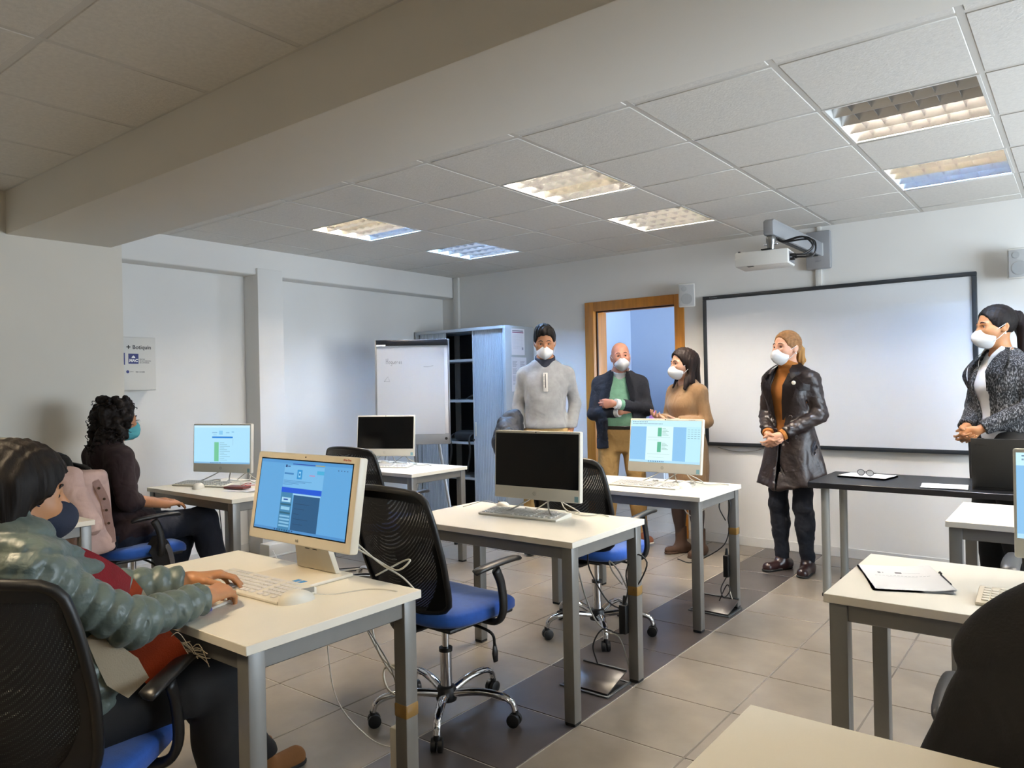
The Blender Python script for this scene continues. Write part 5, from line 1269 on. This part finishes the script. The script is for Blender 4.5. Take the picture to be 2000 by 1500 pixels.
# ---------------------------------------------------------------- blonde woman in leather coat
def woman_coat():
    sc = 1.0; p = Person('blonde woman in long dark brown leather coat, hands clasped', (-1.655, 5.33, 0), (-.20, -.98), SK5, PF, sc)
    p.arms = {'R': (V(.148,-.01,1.35), V(.196,-.02,1.105), V(.07,.18,.985)), 'L': (V(-.148,-.01,1.35), V(-.200,-.02,1.11), V(-.045,.185,.98))}
    p.hands = {'R': hand(V(.072,.19,.98), (-.65,.45,-.62), (-.6,-.3,.5), 1, (.55,.6,.65,.7), (.6,.4), .98), 'L': hand(V(-.04,.20,.975), (.62,.42,-.66), (.5,-.6,.3), -1, (.5,.55,.6,.65), (.6,.3), .98)}
    p.legs = {'R': (V(.09,0,.88), V(.095,.02,.47), V(.095,-.02,.09)), 'L': (V(-.09,0,.88), V(-.09,.02,.47), V(-.09,-.03,.09))}
    H = head_frame((.0,.035,1.583), -.30, .05, 0, .99); p.H = H; r = p.body(H, .95, .047)
    face_parts(r, H, mat('light brown brow', '5a3a24', .6))
    hm = hair_mat('dark blonde hair', '8a6440', s=(60,20,60))
    p.wear('hair', cap_hair(H, .006, .084, -.045, -.02), hm, H['c']-.16, H['c']+.16, .004)
    def pony(P):
        q = to_head(P, H); d = ell(q, (0,-.105,-.005), (.028,.03,.03)); d = smin(d, rc(q, (0,-.12,-.01), (.0,-.135,-.085), .034, .030), .02); d = smin(d, rc(q, (0,-.135,-.085), (.01,-.13,-.135), .03, .012), .02)
        return d+strand(q, (60,50,14), .004)
    p.wear('ponytail', pony, hair_mat('golden blonde ponytail', '9c7442'), H['c']-V(.22,.25,.2), H['c']+V(.2,.2,.1), .0045)
    for sg in (-1, 1): button(from_head((sg*.086,-.004,-.045), H), .006, mat('pearl earring', 'e5dccb', .2), r, H['R']@V(sg, 0, 0))
    mu = mat('mustard turtleneck knit', 'a5672a', .9, bump=.3, bscale=300)
    def tn(P):
        d = smin(p.torso(P, .006), rc(P, p.tp((0,0,.47)), from_head((0,-.015,-.105), H), .062, .058), .04); d = smax(d, P[:, 2]-1.475+.3*(P[:, 1]*-1), .008)
        return smax(d-.003*np.sin(P[:, 2]*160)*(P[:, 2] > 1.42), .95-P[:, 2], .01)
    p.wear('turtleneck', tn, mu)
    le = mat('dark brown leather', '211614', .42, noise=.25, nscale=9, bump=.7, bscale=24, wr=.22, wscale=14)
    prc = [(-.31,-.005,.245,.205),(-.20,-.01,.222,.182),(-.05,-.015,.198,.155),(.05,-.005,.176,.138),(.15,0,.152,.122),(.22,.004,.150,.122),(.34,.018,.166,.142),(.42,.008,.166,.128),(.47,-.01,.158,.104),(.508,-.015,.125,.082),(.56,-.02,.075,.07)]
    def coat(P):
        z = P[:, 2]; full = p.torso(P, .018, [(q[0], q[1], q[2]-.018, q[3]-.018) for q in prc])
        a = np.arctan2(P[:, 1], P[:, 0]); full = full+.012*np.clip((.95-z)/.3, 0, 1)*np.sin(a*7+.6)
        sh = np.abs(full+.007)-.008
        cx = .012+.0*z; half = np.interp(z, [.6,.95,1.06,1.20,1.32,1.45], [.007,.007,.025,.05,.07,.062])
        op = smax(np.abs(P[:, 0]-cx)-half, -(P[:, 1]-.02), .01); sh = smax(sh, -op, .006)
        sh = smax(sh, .605-z+.02*np.sin(a*3), .008); sh = smax(sh, -p.neckhole(P, .074, .01), .008)
        for k in 'RL': sh = smin(sh, p.arm(P, k, .003, (.056,.050,.042), -.012)+folds(P, .005, 55, (1,1,1.2)), p.ku(P, k))
        return sh+folds(P, .006, 20, (1,1,.5))
    co = p.wear('leather_coat', coat, le)
    for sg in (-1, 1):
        ribbon('collar_wing', [(sg*.045,-.02,1.475), (sg*.085,.045,1.455), (sg*.105,.12,1.41), (sg*.095,.155,1.37)], (.02,.034,.04,.008), le, co, .005, (sg*.45,.8,.35))
        ribbon('lapel', [(sg*.085,.13,1.40), (sg*.085,.165,1.31), (sg*.06,.165,1.20), (sg*.03,.155,1.08)], (.02,.045,.03,.006), le, co, .005, (sg*.35,.93,0))
        ribbon('epaulette', [(sg*.085,-.01,1.455), (sg*.14,-.012,1.424), (sg*.188,-.015,1.378)], (.022,.024,.02), le, co, .005, (sg*.5,0,.86))
        ribbon('storm_flap', [(sg*.10,.15,1.36), (sg*.145,.125,1.31), (sg*.185,.07,1.30)], (.03,.026,.02), le, co, .004, (sg*.45,.9,0))
        for z in (1.22, 1.10, .98): button((sg*.075, np.interp(z, [.98,1.1,1.22], [.145,.137,.150]), z), .013, mat('dark horn button', '1d1210', .3), co, (sg*.3,1,0))
    button((-.115,.158,1.335), .014, mat('round white pin', 'e2d9c8', .4), co, (-.35,.93,0))
    for k, sg in (('R', 1), ('L', -1)):
        E_, W_ = [np.asarray(x) for x in p.arms[k][1:]]; dr = nrm(W_-E_); MB().cyl(W_-dr*.01, W_+dr*.012, .040, .038, 18).build('sweater_cuff', mu, r, smooth='auto')
        button(W_-dr*.06+V(sg*.02,.055,.02), .012, mat('dark horn button', '1d1210', .3), co, (sg*.3,1,.3))
    jn = mat('dark indigo denim', '0d1320', .85, noise=.15, nscale=12, bump=.25, bscale=200, wr=.6)
    def jeans(P):
        d = smax(p.torso(P, .004), P[:, 2]-1.0, .01)
        for k in 'RL': d = smin(d, p.leg(P, k, .006, (.080,.056,.042)), .02)
        return smax(d+folds(P, .006, 24, (1,1,1.3)), .075-P[:, 2], .005)
    p.wear('jeans', jeans, jn)
    for k, sg in (('R', 1), ('L', -1)): p.shoe(p.legs[k][2], (sg*.25, 1), mat('dark burgundy leather boot', '2d1a1a', .28), hgt=.09, L=.24, w=.043, top=.05, name='ankle_boot')
# ---------------------------------------------------------------- woman in the tweed jacket
def woman_tweed():
    sc = 1.04; p = Person('dark-haired woman in black tweed jacket and white shirt, right edge', (-.42, 5.53, 0), (-.66, -.75), SK4, PF, sc)
    p.arms = {'R': (V(.155,-.01,1.40), V(.205,.0,1.16), V(.06,.205,1.035)), 'L': (V(-.155,-.01,1.40), V(-.21,-.02,1.165), V(-.055,.205,1.03))}
    p.hands = {'R': hand(V(.06,.22,1.03), (-.6,.5,-.6), (-.6,-.3,.5), 1, (.55,.6,.65,.7), (.6,.4)), 'L': hand(V(-.05,.225,1.025), (.62,.45,-.62), (.5,-.6,.3), -1, (.5,.55,.6,.65), (.6,.3))}
    p.legs = {'R': (V(.095,0,.92), V(.10,.02,.49), V(.10,-.02,.09)), 'L': (V(-.095,0,.92), V(-.10,.02,.49), V(-.10,-.03,.09))}
    H = head_frame((.0,.035,1.665), -.25, -.02, 0, 1.08); p.H = H; r = p.body(H, .98, .050)
    face_parts(r, H, mat('dark brow hair', '1d130f', .6))
    hm = hair_mat('sleek black hair', '120d0c', s=(60,20,60))
    p.wear('hair', cap_hair(H, .008, .082, -.045, -.02), hm, H['c']-.17, H['c']+.17, .004)
    def pony(P):
        q = to_head(P, H); d = ell(q, (0,-.11,.05), (.03,.03,.03)); d = smin(d, rc(q, (0,-.13,.05), (.0,-.165,-.02), .03, .042), .03); d = smin(d, rc(q, (0,-.165,-.02), (0,-.155,-.16), .042, .03), .03)
        return d+strand(q, (55,50,12), .004)
    p.wear('ponytail', pony, hair_mat('wavy black ponytail', '181111'), H['c']-V(.25,.28,.28), H['c']+V(.25,.25,.15), .005)
    for sg in (-1, 1): button(from_head((sg*.086,-.004,-.045), H), .006, mat('pearl earring', 'e5dccb', .2), r, H['R']@V(sg, 0, 0))
    wc = mat('white blouse', 'dcdcdc', .8)
    def bl(P):
        d = p.torso(P, .012)+folds(P, .004, 18); d = smax(d, .955-P[:, 2], .01); return smax(d, -smin(p.neckhole(P, .060, -.0), rc(P, V(0,.15,1.40), V(0,.10,1.58), .01, .055), .03), .006)
    p.wear('blouse', bl, wc)
    for sg in (-1, 1): ribbon('blouse_collar', [(sg*.04,-.03,1.545), (sg*.07,.04,1.52), (sg*.055,.10,1.47), (sg*.03,.135,1.41)], (.022,.026,.022,.004), wc, r, .004, (sg*.6,.75,.2))
    m = bpy.data.materials.new('black white tweed'); m.use_nodes = True; n = m.node_tree.nodes; l = m.node_tree.links; b = n['Principled BSDF']; b.inputs['Roughness'].default_value = .9
    tc = n.new('ShaderNodeTexCoord'); mp = n.new('ShaderNodeMapping'); mp.inputs['Scale'].default_value = (2.2, 2.2, .8); t = n.new('ShaderNodeTexNoise'); t.inputs['Scale'].default_value = 75; t.inputs['Detail'].default_value = 6
    cr = n.new('ShaderNodeValToRGB'); cr.color_ramp.elements[0].position = .48; cr.color_ramp.elements[0].color = (.008,.008,.009,1); cr.color_ramp.elements[1].position = .70; cr.color_ramp.elements[1].color = (.26,.26,.27,1)
    l.new(tc.outputs['Object'], mp.inputs[0]); l.new(mp.outputs[0], t.inputs['Vector']); l.new(t.outputs['Fac'], cr.inputs[0]); l.new(cr.outputs[0], b.inputs['Base Color'])
    prc = [(q[0]*1.0, q[1], q[2]+.022, q[3]+.026) for q in p.prof]
    def jk(P):
        z = P[:, 2]; sh = np.abs(p.torso(P, .026, [(q[0], q[1], q[2]-.026, q[3]-.026) for q in prc])+.007)-.009; half = np.interp(z, [1.0,1.12,1.25,1.36,1.48], [.03,.035,.045,.06,.07])
        sh = smax(sh, -smax(np.abs(P[:, 0]-.0)-half, -(P[:, 1]-.02), .01), .006); sh = smax(sh, 1.01-z, .008); sh = smax(sh, -p.neckhole(P, .076, .01), .008)
        for k in 'RL': sh = smin(sh, p.arm(P, k, .004, (.058,.052,.042), -.012), p.ku(P, k))
        return sh+folds(P, .006, 18, (1,1,.6))
    jo = p.wear('tweed_jacket', jk, m)
    for sg in (-1, 1): ribbon('lapel', [(sg*.075,.02,1.53), (sg*.105,.11,1.45), (sg*.11,.165,1.37), (sg*.07,.165,1.26)], (.014,.04,.045,.008), m, jo, .005, (sg*.45,.88,.1))
    bk = mat('black trousers cloth', '0d0d0f', .85, noise=.1)
    def pants(P):
        d = smax(p.torso(P, .010), P[:, 2]-1.02, .01)
        for k in 'RL': d = smin(d, p.leg(P, k, .03), .02)
        return smax(d+folds(P, .005, 15), .06-P[:, 2], .005)
    p.wear('trousers', pants, bk, h=.01)
    for k, sg in (('R', 1), ('L', -1)): p.shoe(p.legs[k][2], (sg*.25, 1), mat('black boot', '0c0c0c', .5), hgt=.09, L=.24, w=.043, top=.06, name='ankle_boot')
# ---------------------------------------------------------------- curly-haired woman, seated
def woman_curly():
    p = Person('seated curly-haired woman in maroon sweater and blue surgical mask', (-4.40, 1.93, 0), (.02, 1), SK3, PF, .97, .565, -.03)
    p.arms = {'R': (V(.165,-.03,.995), V(.205,-.01,.765), V(.12,.235,.70)), 'L': (V(-.165,-.03,.995), V(-.205,.0,.765), V(-.08,.245,.70))}
    p.hands = {'R': hand(p.arms['R'][2], (-.35,.9,-.02), (0,-.1,-1), 1, (.25,.25,.3,.35), (.6,.3), .96), 'L': hand(p.arms['L'][2], (.45,.85,.05), (0,-.1,-1), -1, (.25,.25,.3,.35), (.6,.3), .96)}
    p.legs = {'R': (V(.09,.02,.565), V(.06,.50,.565), V(.10,.60,.13)), 'L': (V(-.09,.02,.565), V(-.08,.46,.53), V(-.03,.28,.10))}
    H = head_frame((.0,.03,1.198), -.05, .0, 0, 1.0); p.H = H; r = p.body(H, .95, .046)
    face_parts(r, H, mat('dark brow hair', '1d130f', .6), 'surgical', mask_mat=mat('turquoise surgical mask', '4fa3ad', .75, noise=.05, bump=.1, bscale=300))
    ribbon('mask_edge', [from_head(q, H) for q in ((.058,.068,-.012), (.035,.103,-.006), (0,.118,-.004), (-.035,.103,-.006), (-.058,.068,-.012))], (.004,.005,.005,.005,.004), m_mask, r, .002, (0,.6,.2))
    rr = np.random.default_rng(3); blobs = []
    for _ in range(200):
        a = rr.uniform(0, 2*PI); z = rr.uniform(-.15, .13); rad = .112*math.sqrt(max(.05, 1-((z-.0)/.155)**2)) if z > -.02 else .112+.012*(-z/.15)
        q = V(rad*math.cos(a)*.98, rad*math.sin(a)*1.0-.03, z+.01)
        if q[1] > .045 and q[2] < .052: continue
        if q[1] > .02 and abs(q[0]) < .05 and q[2] < .06: continue
        if q[2] < -.06 and q[1] > .0: continue
        blobs.append((q*V(.92,.92,1.), rr.uniform(.010, .021)))
    BQ = np.array([b[0] for b in blobs]); BR = np.array([b[1] for b in blobs])
    def hair(P):
        q = to_head(P, H); d = ell(q, (0,-.025,.02), (.098,.108,.115)); d = smin(d, ell(q, (0,-.05,-.09), (.095,.07,.075)), .04)
        for z0 in (-.16, -.08, 0, .08):      # curls in four layers, each only where it matters
            i = (q[:, 2] > z0-.06) & (q[:, 2] < z0+.14)
            if not i.any(): continue
            qi = q[i]; di = d[i]
            for c, b in zip(BQ, BR):
                if z0 <= c[2] < z0+.08: di = smin(di, np.linalg.norm(qi-c, axis=1)-b, .012)
            d[i] = di
        d = smax(d, -ell(q, (0,.11,-.06), (.068,.095,.105)), .01); return d+.003*np.sin(q[:, 0]*230+2*np.sin(q[:, 2]*160))*np.sin(q[:, 1]*230)*np.sin(q[:, 2]*210)
    ho = p.wear('hair', hair, hair_mat('curly dark brown hair', '17100d', s=(30,30,30)), H['c']-V(.2,.22,.26), H['c']+V(.2,.2,.2), .0055)
    cu = MB()
    for _ in range(110):
        q, b = blobs[rr.integers(len(blobs))]; ax = nrm(V(rr.normal()*.4, rr.normal()*.4-.1, -1)); u = nrm(np.cross(ax, V(1, .3, 0))); w = np.cross(ax, u); R0 = rr.uniform(.006, .012)
        out = nrm(q*V(1,1,.3))*.012; cu.tube([from_head(q+out+ax*.05*t+R0*(u*math.cos(t*11)+w*math.sin(t*11)), H) for t in np.linspace(0, 1, 22)], .0022, 4)
    cu.build('curl_strands', hair_mat('curly dark brown hair', '17100d'), ho, smooth=True)['kind'] = 'stuff'
    ma = mat('dark maroon fine knit', '241519', .9, noise=.12, nscale=20, bump=.15, bscale=300, wr=.6)
    def top(P):
        d = p.torso(P, .014)
        for k in 'RL':
            S_, E_, W_ = [np.asarray(x) for x in p.arms[k]]; c = E_*.72+W_*.28; a = smin(rc(P, S_, E_, .062, .062), rc(P, E_, c, .062, .054), .02); dr = nrm(W_-E_); a = smax(a, (P-c)@dr, .006); d = smin(d, a, p.ku(P, k))
        d = smin(d, ell(P, V(0,.06,.60), (.205,.18,.12)), .05)
        d = d+folds(P, .009, 17, (1,1,.7)); d = smax(d, .50-P[:, 2], .01)
        return smax(d, -smin(p.neckhole(P, .060, .0), rc(P, V(0,.14,.96), V(0,.09,1.1), .008, .055), .03), .006)
    p.wear('sweater', top, ma)
    jn = mat('dark blue denim', '121827', .85, noise=.18, nscale=10, bump=.25, bscale=200, wr=.6)
    def jeans(P):
        d = smax(p.torso(P, .012), P[:, 2]-.66, .01)
        for k in 'RL': d = smin(d, p.leg(P, k, .016, (.088,.064,.058)), .02)
        return smax(d+folds(P, .006, 18), .11-P[:, 2], .005)
    p.wear('jeans', jeans, jn)
    p.shoe(p.legs['R'][2], (.1, 1), mat('black ankle shoe', '121214', .5), hgt=.13-.0)
    p.shoe(p.legs['L'][2], (0, 1), mat('white sneaker', 'bdb7ab', .6), mat('white rubber sole', 'd8d4cc', .6), hgt=.10)
# ---------------------------------------------------------------- typing woman in the puffer jacket
def woman_puffer():
    p = Person('woman in sage green puffer jacket typing at the front desk', (-2.06, .655, 0), (.04, 1), SK4, PF, .93, .56, .04, .005)
    p.arms = {'R': (V(.150,.0,.94), V(.185,.205,.79), V(.105,.435,.785)), 'L': (V(-.150,.0,.94), V(-.215,.21,.80), V(-.13,.50,.785))}
    p.hands = {'R': hand(V(.10,.445,.785), (-.45,.88,.02), (-.25,-.05,-1), 1, (.50,.52,.55,.6), (.75,.5), .97, .03), 'L': hand(V(-.125,.51,.787), (.35,.93,.06), (.2,-.05,-1), -1, (.45,.48,.5,.55), (.75,.5), .97, .03)}
    p.legs = {'R': (V(.10,.05,.56), V(.12,.46,.56), V(.10,.50,.10)), 'L': (V(-.10,.05,.56), V(-.12,.46,.56), V(-.25,.80,.10))}
    H = head_frame((.0,.025,1.112), -.12, -.05, .02, .97); p.H = H; r = p.body(H, .95, .045)
    face_parts(r, H, mat('dark brow hair', '1d130f', .6), 'kn95', mask_mat=mat('navy cloth mask', '1b2438', .85, noise=.1, nscale=30, bump=.3, bscale=400))
    hm = hair_mat('dark brown long hair', '15100d', s=(70,70,5))
    def hair(P):
        q = to_head(P, H); d = cap_hair(H, .024, .060, -.06)(P)
        for sg in (-1, 1): d = smin(d, rc(P, from_head((sg*.072,-.035,.03), H), from_head((sg*.080,-.035,-.15), H), .034, .036), .03)
        d = smin(d, rc(P, from_head((0,-.075,.03), H), from_head((0,-.10,-.22), H), .070, .060), .05)
        d = smin(d, rc(P, from_head((.085,-.02,-.15), H), from_head((.11,.055,-.215), H), .034, .018), .03); d = smin(d, rc(P, from_head((.11,.055,-.215), H), from_head((.115,.16,-.245), H), .018, .006), .02)
        d = smin(d, rc(P, from_head((-.085,.0,-.13), H), from_head((-.09,.07,-.25), H), .038, .014), .03)
        d = smax(d, -ell(q, (0,.125,-.05), (.105,.118,.112)), .012); return d+strand(q, (60,50,8), .0028)
    ho = p.wear('hair', hair, hm, H['c']-V(.24,.24,.33), H['c']+V(.24,.26,.18), .0045)
    rr = np.random.default_rng(5); st = MB()
    for _ in range(45):
        a = V(.095+rr.normal()*.012, -.02+rr.normal()*.02, -.14+rr.normal()*.02); e = V(.125+rr.normal()*.015, .05+rr.normal()*.03, -.235+rr.normal()*.02); m_ = (a+e)/2+V(.02, -.01, -.01)
        st.tube(bez([from_head(x, H) for x in (a, m_, e)], 10), .0012, 4)
    for _ in range(0):
        t = rr.uniform(-.9, 1.2); a = V(.09*math.sin(t), .02-.05*abs(t), .125+rr.normal()*.003); e = V(.103*math.copysign(1, t)+rr.normal()*.01, .01+rr.normal()*.03, -.05+rr.normal()*.06); st.tube(bez([from_head(x, H) for x in (a, (a+e)/2+V(.03*math.copysign(1, t), 0, .03), e)], 10), .0011, 4)
    st.build('loose_strands', hair_mat('brown hair tips', '2a1c14'), ho, smooth=True)['kind'] = 'stuff'
    pm = mat('sage green puffer nylon', '59655f', .42, noise=.10, nscale=14, bump=.45, bscale=35, wr=.16, wscale=30, sheen=.1)
    def puff(t, per, a):
        u = np.abs((t/per+.5) % 1.-.5)*per; return a*1.4*(1-np.exp(-u/.009))
    def arm(P, k):
        S_, E_, W_ = p.arms[k]; dr = nrm(W_-E_); W2 = W_-dr*.025
        a, ta = rct(P, S_, E_, .054, .047); b, tb = rct(P, E_, W2, .047, .037); L1 = np.linalg.norm(E_-S_)
        tt = np.where(b < a, L1+tb, ta); d = smin(a, b, .03)-puff(tt+.25*np.sin(P[:, 1]*9)*.03, .046, .008)
        far = (P-W2)@dr; near = np.linalg.norm(P-W2, axis=1) < .15; return np.where(near, smax(d, far-.012, .008), d)
    def jacket(P):
        d = p.torso(P, .016); z = P[:, 2]; yy = P[:, 1]
        d = smin(d, ell(P, V(0,.0,.60), (.185,.150,.12)), .06); d = smin(d, ell(P, V(.04,.09,.65), (.165,.14,.16)), .06); d = smin(d, ell(P, V(0,.11,.83), (.115,.11,.16)), .06)-puff(z+.02*np.sin(P[:, 0]*12+1)+.03*np.sin(yy*8), .050, .0085)
        for k in 'RL': d = smin(d, arm(P, k), p.ku(P, k))
        d = d+folds(P, .003, 60, (1,1,1)); d = smax(d, .545-z, .012)
        op = smax(np.abs(P[:, 0])-np.interp(z, [.55,.8,.95,1.05], [.02,.045,.07,.08]), -(yy-.03), .01); d = smax(d, -smax(op, -(p.torso(P, .006)), .005), .008)
        return smax(d, -p.neckhole(P, .066, .02), .008)
    jo = p.wear('puffer_jacket', jacket, pm, h=.0058)
    E_, W_ = p.arms['R'][1:]; dr = nrm(W_-E_); button(W_-dr*.035+V(.042,-.012,.005), .007, mat('silver snap', 'c9c9c6', .25, .9), jo, (1,-.3,.2))
    bt_ = mat('dark top knit', '1a2233', .9)
    p.wear('undershirt', lambda P: smax(smax(p.torso(P, .010), .56-P[:, 2], .01), -p.neckhole(P, .056, .03), .008), bt_)
    # scarf: red band with an orange and cream end, loose tail by the hip
    red = mat('red wool scarf', 'a3202c', .95, noise=.1, nscale=30, bump=.35, bscale=250, sheen=.3); org = mat('orange scarf stripe', 'b84a25', .95, bump=.3, bscale=250); crm = mat('cream scarf stripe', 'cfc3ab', .95, bump=.3, bscale=250)
    sc_ = thing('scarf', 'red and orange wool scarf with a cream edge worn over the puffer jacket', 'scarf', p.loc, p.rz)
    ribbon('neck_band', [(.02,-.06,1.03), (.085,-.01,1.015), (.098,.06,.985), (.090,.14,.94), (.078,.21,.885), (.06,.255,.84)], (.02,.028,.034,.038,.040,.040), red, sc_, .016, (.75,.45,.5))
    ribbon('orange_stripe', [(.06,.255,.84), (.055,.270,.82), (.05,.283,.802)], (.041,.041,.041), org, sc_, .016, (.75,.45,.5)); ribbon('cream_edge', [(.05,.283,.802), (.046,.29,.79), (.042,.296,.778)], (.042,.042,.042), crm, sc_, .016, (.75,.45,.5))
    ribbon('neck_band', [(.0,-.07,1.03), (-.085,-.01,1.015), (-.09,.06,.985), (-.07,.13,.92), (-.05,.16,.84), (-.03,.17,.76)], (.02,.028,.034,.038,.04,.04), red, sc_, .016, (-.75,.45,.5))
    ribbon('tail', [(.10,.24,.77), (.14,.26,.73), (.18,.27,.69), (.205,.29,.65)], (.03,.05,.06,.055), org, sc_, .012, (.9,-.3,.35)); ribbon('cream_tail', [(.165,.12,.78), (.20,.145,.735), (.22,.17,.69), (.235,.20,.645)], (.012,.03,.042,.03), crm, sc_, .012, (.9,-.2,.3))
    fr = MB()
    for k in range(16):
        a = V(.16+.003*k, .30+.003*k, .72-.003*k); fr.tube(bez([a, a+V(.02,.02,.0+.01*rr.normal()), a+V(.045+.01*rr.normal(),.035,-.02+.015*rr.normal())], 8), .0012, 4)
    fr.build('fringe', crm, sc_)['kind'] = 'stuff'
    bk = mat('black trousers cloth', '0d0d0f', .85, noise=.1)
    def pants(P):
        d = smax(p.torso(P, .010), P[:, 2]-.62, .01)
        for k in 'RL': d = smin(d, p.leg(P, k, .014, (.088,.064,.05)), .02)
        return smax(d+folds(P, .004, 18), .10-P[:, 2], .005)
    p.wear('trousers', pants, bk)
    tb = mat('tan suede boot', '7d5228', .85, noise=.1, bump=.15, bscale=200)
    p.shoe(p.legs['R'][2], (.05, 1), tb, hgt=.10, name='ankle_boot', top=.05); p.shoe(p.legs['L'][2], (-.1, 1), tb, hgt=.10, name='ankle_boot', top=.05)
    pen = thing('blue_pen', 'blue pen cap beside the typing woman\'s hand', 'pen', (-1.985, 1.165, ZT+.005), .3); MB().tube([(0,-.05,0), (0,.03,0)], .0045, 8).build('barrel', m_wp, pen, smooth=True); MB().tube([(0,-.07,0), (0,-.045,0)], .0055, 8).build('cap', mat('blue pen cap', '2b2fae', .3), pen, smooth=True)
for fn_ in (man_grey, man_bald, woman_tan, woman_coat, woman_tweed, woman_curly, woman_puffer): fn_()
# ================================================================== garments left on chairs
pk = mat('dusty pink denim', 'bfa49c', .9, noise=.06, nscale=15, bump=.2, bscale=250, wr=.8, wscale=9)
def pink():
    t = thing('pink_jacket', 'dusty pink denim jacket hung over the curly-haired woman\'s chair', 'jacket', (-4.38, 2.02, 0), -.05)
    def fn(P):
        a = rbox(P, V(.12,-.43,.70), V(.13,.035,.26), .03, rotm(.10, .12, .35)); a = smin(a, rc(P, V(.02,-.40,.95), V(.24,-.33,.90), .035, .045), .05)
        a = smin(a, rbox(P, V(.235,-.30,.72), V(.035,.10,.22), .03, rotm(.05, -.10, .1)), .05); return a+folds(P, .010, 20, (1,1,.5))
    soft('jacket_body', fn, V(-.15,-.65,.35), V(.42,-.05,1.08), .008, pk, t)
    def sl(P):
        d = rc(P, V(.235,-.40,.92), V(.275,-.335,.70), .062, .055); d = smin(d, rc(P, V(.275,-.335,.70), V(.285,-.325,.665), .056, .05), .01); return d+folds(P, .008, 26)
    s_ = soft('sleeve', sl, V(.1,-.55,.55), V(.4,-.2,1.05), .007, pk, t); MB().cyl((.283,-.327,.672), (.288,-.323,.637), .057, .055, 20).build('cuff', pk, s_, smooth='auto')
    ribbon('placket', [(.292,-.30,.90), (.285,-.255,.80), (.283,-.235,.68), (.275,-.215,.56)], (.018,.02,.02,.018), pk, t, .006, (1,-.3,0))
    for z, y in ((.86,-.285), (.80,-.26), (.74,-.25), (.67,-.24)): button((.298, y, z), .007, mat('bronze button', '4f3d2c', .35, .8), t, (1,-.25,0))
pink()
def scarf_grey():
    t = thing('grey_scarf', 'grey striped scarf hanging off the side of the curly-haired woman\'s seat', 'scarf', (-4.38, 2.02, 0), -.05)
    g1 = mat('charcoal scarf wool', '2c2c2e', .95, bump=.3); g2 = mat('pale grey scarf wool', '77767a', .95, bump=.3)
    ribbon('cloth', [(.20,.0,.505), (.262,.03,.495), (.285,.05,.42), (.29,.06,.33)], (.05,.06,.055,.05), g1, t, .02, (1,0,.3)); ribbon('stripe', [(.20,.05,.508), (.275,.075,.49), (.296,.09,.42), (.30,.095,.35)], (.012,.014,.014,.012), g2, t, .02, (1,0,.3))
    f = MB()
    for k in range(14): f.tube([(.292, .012+.007*k, .335), (.296, .014+.007*k, .29-.01*(k % 3))], .002, 4)
    f.build('fringe', g1, t)['kind'] = 'stuff'
scarf_grey()
bc = mat('black coat wool', '0b0b0d', .9, noise=.15, nscale=20, bump=.2, bscale=200, wr=.7, wscale=8)
def coat_on_chair(loc, rz, label):
    t = thing('black_coat', label, 'coat', loc, rz)
    def fn(P):
        prof = [(.30,-.29,.36,.14),(.50,-.28,.355,.14),(.66,-.32,.315,.11),(.80,-.35,.268,.088),(.88,-.36,.248,.08),(.965,-.365,.205,.068),(1.03,-.37,.13,.05),(1.06,-.37,.07,.03)]
        return stack(P, prof)+folds(P, .010, 17, (1,1,.3))
    soft('coat_body', fn, V(-.45,-.6,.25), V(.45,-.05,1.12), .008, bc, t)
    MB().tube(bez([(-.11,-.40,1.0), (-.06,-.42,1.03), (0,-.425,1.04), (.06,-.42,1.03), (.11,-.40,1.0)], 14), .022, 10).build('collar', bc, t, smooth=True)
coat_on_chair((.045, 1.85, 0), .05, 'black coat draped over the chair in the bottom right corner')
def dark_on_chair():
    t = thing('black_jacket', 'black jacket on the backrest top behind the pink jacket', 'jacket', (-4.38, 2.02, 0), -.05)
    soft('jacket_body', lambda P: stack(P, [(.62,-.40,.20,.05),(.80,-.40,.21,.055),(.93,-.39,.20,.06),(1.0,-.38,.15,.05),(1.035,-.375,.08,.03)])+folds(P, .008, 19, (1,1,.4)), V(-.35,-.55,.55), V(.35,-.2,1.1), .009, bc, t)
dark_on_chair()
